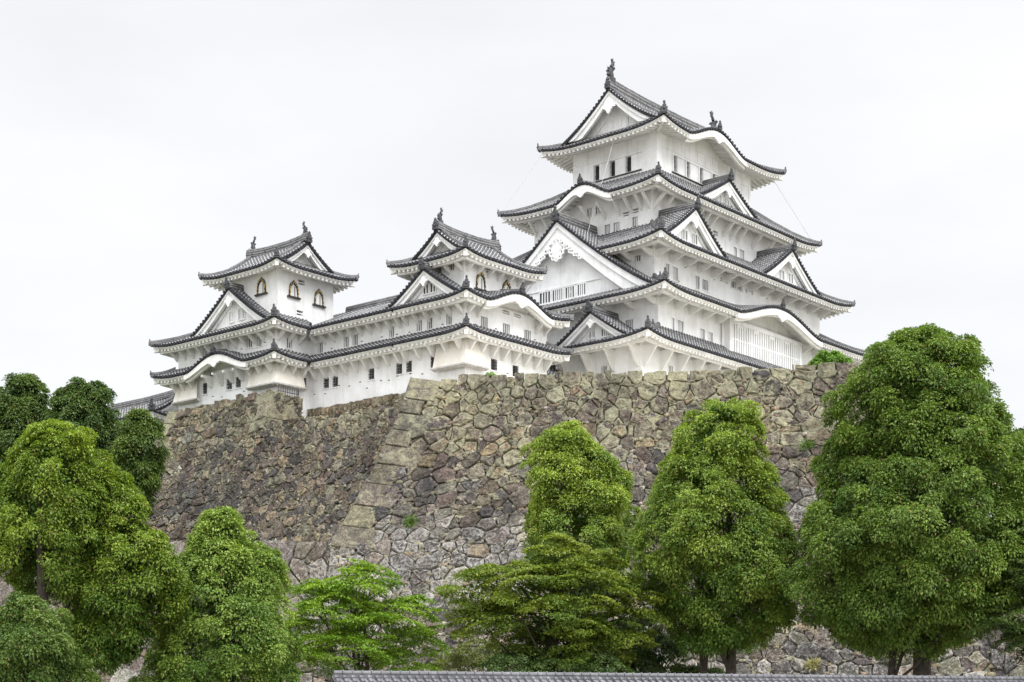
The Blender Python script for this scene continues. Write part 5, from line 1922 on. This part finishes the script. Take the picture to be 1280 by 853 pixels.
    return [np.concatenate(q) for q in (C, Nn, A, LN, WD, CO)]

def tree(name, label, cat, base, lobes, trunk, seed, puff=.85, leaves=240, leaf=.19, c_lo=(.022, .05, .012), c_hi=(.075, .135, .025),
         group=None, limbs=7, stacks=None, **kw):
    rs = np.random.RandomState(seed)
    rg_ = random.Random(seed)
    r = bpy.data.objects.new(name, None)
    sc.collection.objects.link(r)
    r.location = base
    tag(r, label, cat, group)
    if kw.get('layered'):
        lobes = [(x + rg_.uniform(-.3, .3), y, z + rg_.uniform(-.25, .25), rx * rg_.uniform(.62, .9), ry * .8, rz * 1.25) for x, y, z, rx, ry, rz in lobes]
    if stacks:
        arr = envelope_crown(rs, stacks, puff, leaves, leaf, c_lo, c_hi, **kw)
        lobes = [(x, Y, z, r * .8, r * .8, .5) for Y, st in stacks for z, x, r in st[1:-1]]
    else:
        arr = crown(rs, lobes, puff, leaves, leaf, c_lo, c_hi, **kw)
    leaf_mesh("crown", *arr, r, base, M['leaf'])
    Ls = np.array(lobes)
    top = Ls[np.argmax(Ls[:, 2])]
    tm = MB()
    for (bx, by, rad, tz) in trunk:
        n = 8
        b = np.array((base[0] + bx, base[1] + by, base[2] - .1))
        tgt = np.array((top[0] * .8 + base[0] * .2 + bx * .5, top[1] * .8 + base[1] * .2, tz))
        pts, rad_ = [], []
        for i in range(n + 1):
            t = i / n
            p = b + (tgt - b) * t
            if stacks: p[1] = b[1] + (base[1] - b[1]) * max(0, t - .75)
            p[0] += .18 * math.sin(t * 5 + seed) * t; p[1] += .15 * math.cos(t * 4 + seed) * t
            pts.append(p); rad_.append(rad * ((1 - t) ** .8 * .85 + .12) * (1.35 if i == 0 else 1))
        tube(tm, pts, rad_, 10)
        for j in range(limbs):
            t = rg_.uniform(.25, .9)
            i = min(n - 1, int(t * n)); p = pts[i] + (pts[i + 1] - pts[i]) * (t * n - i)
            L = Ls[rg_.randrange(len(Ls))]
            q = np.array(L[:3]) + np.array([rg_.uniform(-.7, .7) * L[3 + k] for k in range(3)])
            if q[2] < p[2] - .5: q[2] = p[2] + rg_.uniform(.2, 1.2)
            mid = (p + q) / 2 + np.array((rg_.uniform(-.3, .3), rg_.uniform(-.3, .3), -.25))
            rr = max(.04, rad * (1 - t) * .5)
            tube(tm, [p, mid, q], [rr, rr * .7, .02], 6)
    tm.build("trunk", [M['bark']], r, base)
    return r

def lob(Y, items):
    """(x px-free) lobes given in metres: X, Z, rx, rz, dy"""
    return [(X, Y + dy, Z, rx, rx * .95, rz) for X, Z, rx, rz, dy in items]

CAM = dict(puff=.44, leaves=125, leaf=.118)
tree("broadleaf_tree", "largest dark green tree at the right, its crown rising above the bastion top", "tree", (15.8, 60, -1.6), None,
     [(0, 0, .42, 11.0), (-1.3, .3, .2, 7.0)], 3, c_lo=(.034, .066, .012), c_hi=(.115, .165, .03), limbs=8,
     stacks=[(60, [(14.43, 16.15, 0.46), (14.0, 15.8, 1.65), (13.38, 15.6, 2.12), (12.46, 15.57, 2.58), (11.23, 15.74, 3.18), (10.0, 16.0, 3.69), (8.77, 15.97, 4.09), (7.54, 15.85, 4.4), (6.0, 15.66, 4.52), (4.77, 15.45, 4.25), (3.69, 15.26, 3.51), (2.77, 15.0, 2.38), (2.25, 14.85, 1.15)])], **CAM)
tree("broadleaf_tree", "tall yellow-green tree with two dark stems standing left of the largest tree", "tree", (8.6, 64, -1.6), None,
     [(.45, 0, .28, 10.0), (-.9, .3, .22, 7.0)], 5, c_lo=(.045, .085, .015), c_hi=(.165, .215, .036), young=.6, limbs=8,
     stacks=[(64, [(12.37, 8.7, 0.66), (12.05, 8.6, 1.25), (11.16, 8.43, 1.67), (10.01, 8.27, 2.1), (9.03, 8.27, 2.43), (7.71, 8.3, 2.79), (6.4, 8.58, 3.23), (5.42, 8.71, 3.2), (4.43, 8.8, 2.89), (3.45, 8.58, 2.18), (2.53, 8.4, 1.2080000000000002)])], holes=[(8.3, 7.2, .42), (9.0, 9.2, .3)], **CAM)
tree("broadleaf_tree", "rounded yellow-green tree in the centre, dark trunk showing through a gap", "tree", (2.9, 70, -1.6), None,
     [(0, -.9, .26, 9.6)], 7, c_lo=(.05, .092, .016), c_hi=(.185, .235, .04), young=.6,
     stacks=[(70, [(12.53, 2.62, 0.47), (12.1, 2.55, 1.11), (11.31, 2.49, 1.53), (10.23, 2.73, 1.94), (9.15, 2.87, 2.33), (8.08, 3.09, 2.55), (7.0, 3.05, 2.33), (5.92, 2.91, 1.76), (5.21, 2.87, 1.08)])], holes=[(2.9, 8.0, .62), (2.75, 7.1, .5)], **CAM)
tree("broadleaf_tree", "bright green conical tree at the lower left, between the big shaded tree and the maple", "tree", (-10.6, 58, -1.6), None,
     [(0, 0, .2, 5.4), (.5, .2, .12, 4)], 9, c_lo=(.042, .084, .016), c_hi=(.15, .205, .038), young=.45, puff=.40, leaves=120, leaf=.11,
     stacks=[(58, [(7.26, -10.77, 0.36), (6.84, -10.83, 0.77), (6.1, -10.83, 1.31), (5.35, -10.71, 1.78), (4.46, -10.63, 2.01), (3.42, -10.56, 2.29), (2.53, -10.56, 2.53), (1.64, -10.89, 2.8), (0.59, -11.23, 2.9), (-0.45, -11.15, 2.23)])], holes=[(-10.9, 3.5, .35)])
tree("broadleaf_tree", "big shaded tree at the left edge with dark trunk visible inside its crown", "tree", (-16.4, 55, -1.6), None,
     [(0, -.6, .30, 8.2)], 13, c_lo=(.034, .07, .011), c_hi=(.135, .18, .024), young=.5, limbs=8, puff=.40, leaves=125, leaf=.108,
     stacks=[(55, [(9.9, -16.3, 0.39), (9.56, -16.25, 1.02), (8.88, -16.19, 1.58), (8.04, -16.13, 1.86), (6.91, -16.25, 2.03), (5.5, -16.34, 1.85), (4.51, -16.26, 1.37), (3.95, -16.22, 0.71)]), (55.8, [(8.21, -14.02, 0.29), (7.73, -14.09, 0.73), (6.72, -14.11, 1.12), (5.58, -13.82, 1.63), (4.72, -13.74, 1.95), (3.92, -13.79, 1.89), (3.06, -14.22, 1.57), (2.29, -14.57, 1.34), (1.57, -14.88, 0.86)])], holes=[(-16.5, 4.9, .55), (-16.5, 4.1, .6)])
tree("broadleaf_tree", "low dark bushy tree in the bottom left corner", "tree", (-16.0, 52, -1.6), None,
     [(0, 0, .15, 2.4)], 17, c_lo=(.03, .06, .013), c_hi=(.09, .13, .028), puff=.38, leaves=120, leaf=.102, stacks=[(52, [(3.55, -16.11, 0.64), (3.07, -16.11, 1.23), (2.27, -16.05, 1.55), (0.93, -16.07, 1.67), (-0.4, -16.0, 1.33)])])
BACK = dict(puff=.62, leaves=110, leaf=.19, group="trees on the slope at the left")
tree("background_tree", "leftmost dark green tree on the left slope, behind the big shaded tree", "tree", (-37, 118, 11), None,
     [(0, 0, .35, 21)], 19, c_lo=(.028, .052, .014), c_hi=(.08, .115, .027), stacks=[(118, [(24.93, -37.09, 0.91), (24.21, -37.06, 1.66), (22.69, -37.46, 2.48), (19.67, -37.4, 3.27), (15.43, -37.22, 3.45), (11.19, -37.52, 2.42)])], **BACK)
tree("background_tree", "dark green tree on the left slope, rounded and topping out level with the gatehouse roof", "tree", (-31, 112, 11), None,
     [(0, 0, .35, 20)], 23, c_lo=(.024, .048, .014), c_hi=(.068, .102, .025), stacks=[(112, [(23.09, -30.64, 1.06), (22.4, -30.73, 2.01), (20.96, -30.87, 2.73), (18.67, -30.96, 2.93), (14.93, -30.73, 3.16), (10.63, -30.73, 2.01)])], **BACK)
tree("background_tree", "smallest tree of the left slope, below the gatehouse roof beside the rubble wall", "tree", (-26, 108, 9), None,
     [(0, 0, .3, 17)], 29, c_lo=(.03, .056, .014), c_hi=(.085, .12, .025), stacks=[(108, [(20.33, -25.67, 0.75), (19.38, -25.81, 1.33), (17.72, -25.84, 1.58), (15.78, -26.06, 1.36), (13.57, -26.2, 0.94)])], **BACK)
tree("background_tree", "distant dark tree peeping out at the right edge behind the largest tree", "tree", (33, 100, -1.6), None,
     [(0, 0, .35, 15)], 31, c_lo=(.022, .042, .014), c_hi=(.055, .082, .026), puff=.6, leaves=90, leaf=.19, stacks=[(100, [(17.79, 32.82, 0.62), (16.67, 32.97, 1.49), (13.59, 33.56, 2.08), (9.49, 33.67, 1.97), (4.36, 33.59, 1.28)])])
tree("maple_tree", "bright green maple with flat feathery layers, left of centre before the bastion foot", "tree", (-6.2, 66, -1.6),
     lob(66, [(-8.12, 4.74, 1.29, 0.54, 0), (-6.38, 4.94, 1.61, 0.57, -0.5), (-4.74, 4.06, 1.42, 0.51, 0), (-7.19, 3.68, 2.01, 0.6, -0.8), (-5.38, 3.2, 2.09, 0.61, -0.4), (-8.24, 2.86, 1.35, 0.54, -0.4), (-4.26, 2.9, 1.3, 0.51, 0.5), (-6.67, 2.33, 2.13, 0.6, -1), (-8.23, 1.68, 1.41, 0.54, -0.5), (-4.58, 2.04, 1.56, 0.48, 0.2), (-6.34, 4.11, 1.37, 0.48, 0.8)]),
     [(0, 0, .16, 4.6), (-.5, .2, .12, 4.2)], 37, c_lo=(.045, .10, .01), c_hi=(.15, .215, .022), puff=.55, leaves=170, leaf=.12, layered=True, inner=.04, droop=.1, limbs=12)
tree("layered_tree", "dark tree with flat layered branches, below the rounded yellow-green tree in the centre", "tree", (1.6, 63, -1.6),
     lob(63, [(0.0, 5.2, 1.68, 0.6, 0), (-1.9, 3.9, 1.0, .5, 0), (4.9, 3.9, 1.0, .5, .2), (1.8, 5.8, 1.5, 0.6, 0.2), (3.25, 5.5, 1.4, 0.65, 0.4), (-1.13, 4.52, 1.55, 0.65, 0), (0.64, 4.47, 1.91, 0.77, -0.8), (2.88, 4.64, 1.98, 0.77, -0.6), (4.71, 4.54, 1.04, 0.58, 0.3), (-0.64, 3.43, 1.77, 0.58, -0.4), (1.59, 3.18, 2.23, 0.83, -1), (4.03, 3.22, 1.55, 0.64, -0.2), (2.41, 2.25, 2.57, 0.9, -0.3), (0.32, 2.11, 1.56, 0.65, 0.3)]),
     [(0, 0, .22, 5.8), (.8, .3, .14, 5.0), (-.5, .2, .12, 4.5)], 41, c_lo=(.03, .058, .01), c_hi=(.125, .155, .02), puff=.6, leaves=240, leaf=.12, layered=True, inner=.12, droop=.15, limbs=16, young=.35)
tree("maple_shrub", "low olive-brown maple shrub just above the foreground coping, left of the layered dark tree", "shrub", (-.5, 68, -1.6),
     lob(68, [(-1.05, 2.09, 1.46, 0.56, 0), (0.35, 1.73, 1.38, 0.48, -0.5), (-2.45, 1.75, 0.91, 0.42, 0.3), (1.74, 1.57, 1.05, 0.42, 0)]),
     [(0, 0, .1, 1.8)], 43, c_lo=(.055, .075, .02), c_hi=(.14, .15, .045), puff=.5, leaves=200, leaf=.11, layered=True, inner=.1, droop=.5)
tree("leafy_bush", "dark leafy bush between the layered dark tree and the tree with two stems", "shrub", (5.4, 67, -1.6),
     lob(67, [(5.5, 2.92, 1.31, 1.1, 0), (4.48, 2.41, 1.45, 0.96, 0.2), (6.38, 2.07, 1.1, 0.83, 0.3), (5.4, 1.0, 1.6, 1.1, 0)]),
     [(0, 0, .12, 2.6)], 47, c_lo=(.02, .042, .013), c_hi=(.055, .085, .022), puff=.6, leaves=260, leaf=.13)
tree("conifer_tree", "dark conifer with flat drooping branches at the right edge, in front of the largest tree", "tree", (19.6, 57, -1.6),
     lob(57, [(18.71, 5.7, 1.11, 0.47, 0), (18.32, 4.8, 0.99, 0.47, -0.3), (19.0, 4.09, 1.46, 0.53, 0), (18.46, 3.2, 1.16, 0.49, -0.3), (19.0, 2.34, 1.34, 0.47, 0), (19.58, 6.43, 1.05, 0.44, 0), (18.63, 6.25, 0.65, 0.29, 0.2)]),
     [(0, 0, .2, 6.6)], 53, c_lo=(.018, .036, .01), c_hi=(.07, .10, .018), puff=.5, leaves=240, leaf=.115, layered=True, inner=.2, droop=.3, young=.2)
tree("leafy_shrub", "small bright shrub on top of the bastion wall near the keep's lattice bay", "shrub", (19.8, 96.9, 20.9),
     lob(96.9, [(19.79, 21.58, 0.89, 0.5, 0), (18.9, 21.28, 0.54, 0.34, 0), (20.73, 21.42, 0.5, 0.38, 0.2)]),
     [(0, 0, .05, 21.6)], 59, c_lo=(.045, .1, .015), c_hi=(.12, .2, .03), puff=.35, leaves=110, leaf=.16, limbs=3)
tree("wall_weed", "tiny pale green tuft on the bastion's top edge below the middle turret", "plant", (-1.4, 99.3, 20.9),
     lob(99.3, [(-1.4, 21.2, .26, .14, 0), (-1.1, 21.14, .16, .1, 0)]),
     [(0, 0, .02, 21.3)], 61, c_lo=(.08, .15, .04), c_hi=(.2, .3, .08), puff=.13, leaves=22, leaf=.12, limbs=1, inner=.05)

# leaning pinkish poles beside the rubble at the lower left
for k, (x, z0, z1, lab) in enumerate(((-24.4, 2.0, 5.0, "right-hand, thicker of two slanting pinkish poles against the terrace wall, lower left"), (-24.9, 1.2, 4.5, "left-hand, thinner of two slanting pinkish poles against the terrace wall, lower left"))):
    pm = MB()
    tube(pm, [(x - .75, 86.6, -1.6), (x - .35, 87.2, z0), (x + .35, 87.9, z1)], [.11 - .03 * k] * 3, 8)
    base = (x - .75, 86.6, -1.6)
    o = pm.build("leaning_pole", [M['pole']], None, base); o.location = base
    tag(o, lab, "pole", "slanting poles by the terrace wall")

# moss and grass tufts rooted in the joints of the bastion
def wall_tuft(a, h, seed, label, yel=False):
    p = bast(a, h, .1)
    rs = np.random.RandomState(seed)
    N = 260
    d = unit(rs.normal(size=(N, 3)) * np.array((1, .6, .8)) + np.array((0, -.5, .1)))
    c = np.array(p) + d * rs.uniform(.05, .5, size=(N, 1)) * np.array((1, .5, 1))
    nr = unit(rs.normal(size=(N, 3)) + np.array((0, -.6, .5)))
    ax = unit(d + np.array((0, 0, .2)))
    lo, hi = ((.14, .14, .05), (.28, .26, .12)) if yel else ((.04, .075, .02), (.11, .16, .04))
    t = rs.uniform(0, 1, size=(N, 1))
    o = leaf_mesh("wall_plant", c, nr, ax, rs.uniform(.18, .42, N), rs.uniform(.03, .07, N), np.array(lo) * (1 - t) + np.array(hi) * t, None, p, M['leaf'])
    o.location = p
    tag(o, label, "plant", "weeds rooted in the bastion wall")
wall_tuft(22.0, 7.6, 71, "straw-coloured grass tuft in the bastion face left of the largest tree", True)
wall_tuft(22.6, 8.9, 72, "dull green weed in the bastion face, just below the straw-coloured grass tuft")
wall_tuft(3.4, 9.6, 73, "green weed in the bastion face near the slanting left corner")
wall_tuft(21.2, 17.6, 75, "low green fern on the dark stones just right of the tree with two stems")
wall_tuft(24.4, 18.6, 76, "yellowish weed on the dark stones left of the largest tree's trunk", True)
wall_tuft(29.0, 18.2, 77, "green fern on the dark stones right of the largest tree's trunk")
wall_tuft(.6, 15.2, 78, "small green weed between stones at the bastion foot above the maple")
tree("leafy_bush", "small green bush at the foot of the tree with two stems", "shrub", (7.6, 66, -1.6),
     lob(66, [(7.5, .9, .9, .8, 0), (8.6, .8, .8, .7, .3), (9.6, .7, .7, .6, .2)]),
     [(0, 0, .06, 1.0)], 83, c_lo=(.03, .055, .015), c_hi=(.085, .12, .03), puff=.45, leaves=240, leaf=.11, limbs=3)
tree("leafy_bush", "dark bush hiding the foot of the layered dark tree", "shrub", (1.8, 61.5, -1.6),
     lob(61.5, [(.2, 1.3, 1.3, .8, 0), (2.0, 1.2, 1.5, .9, .3), (3.6, 1.1, 1.2, .8, 0)]),
     [(0, 0, .06, 1.0)], 89, c_lo=(.022, .042, .012), c_hi=(.06, .09, .022), puff=.45, leaves=240, leaf=.11, limbs=3)
wall_tuft(24.6, 5.2, 74, "small green weed high in the bastion face close to the largest tree")
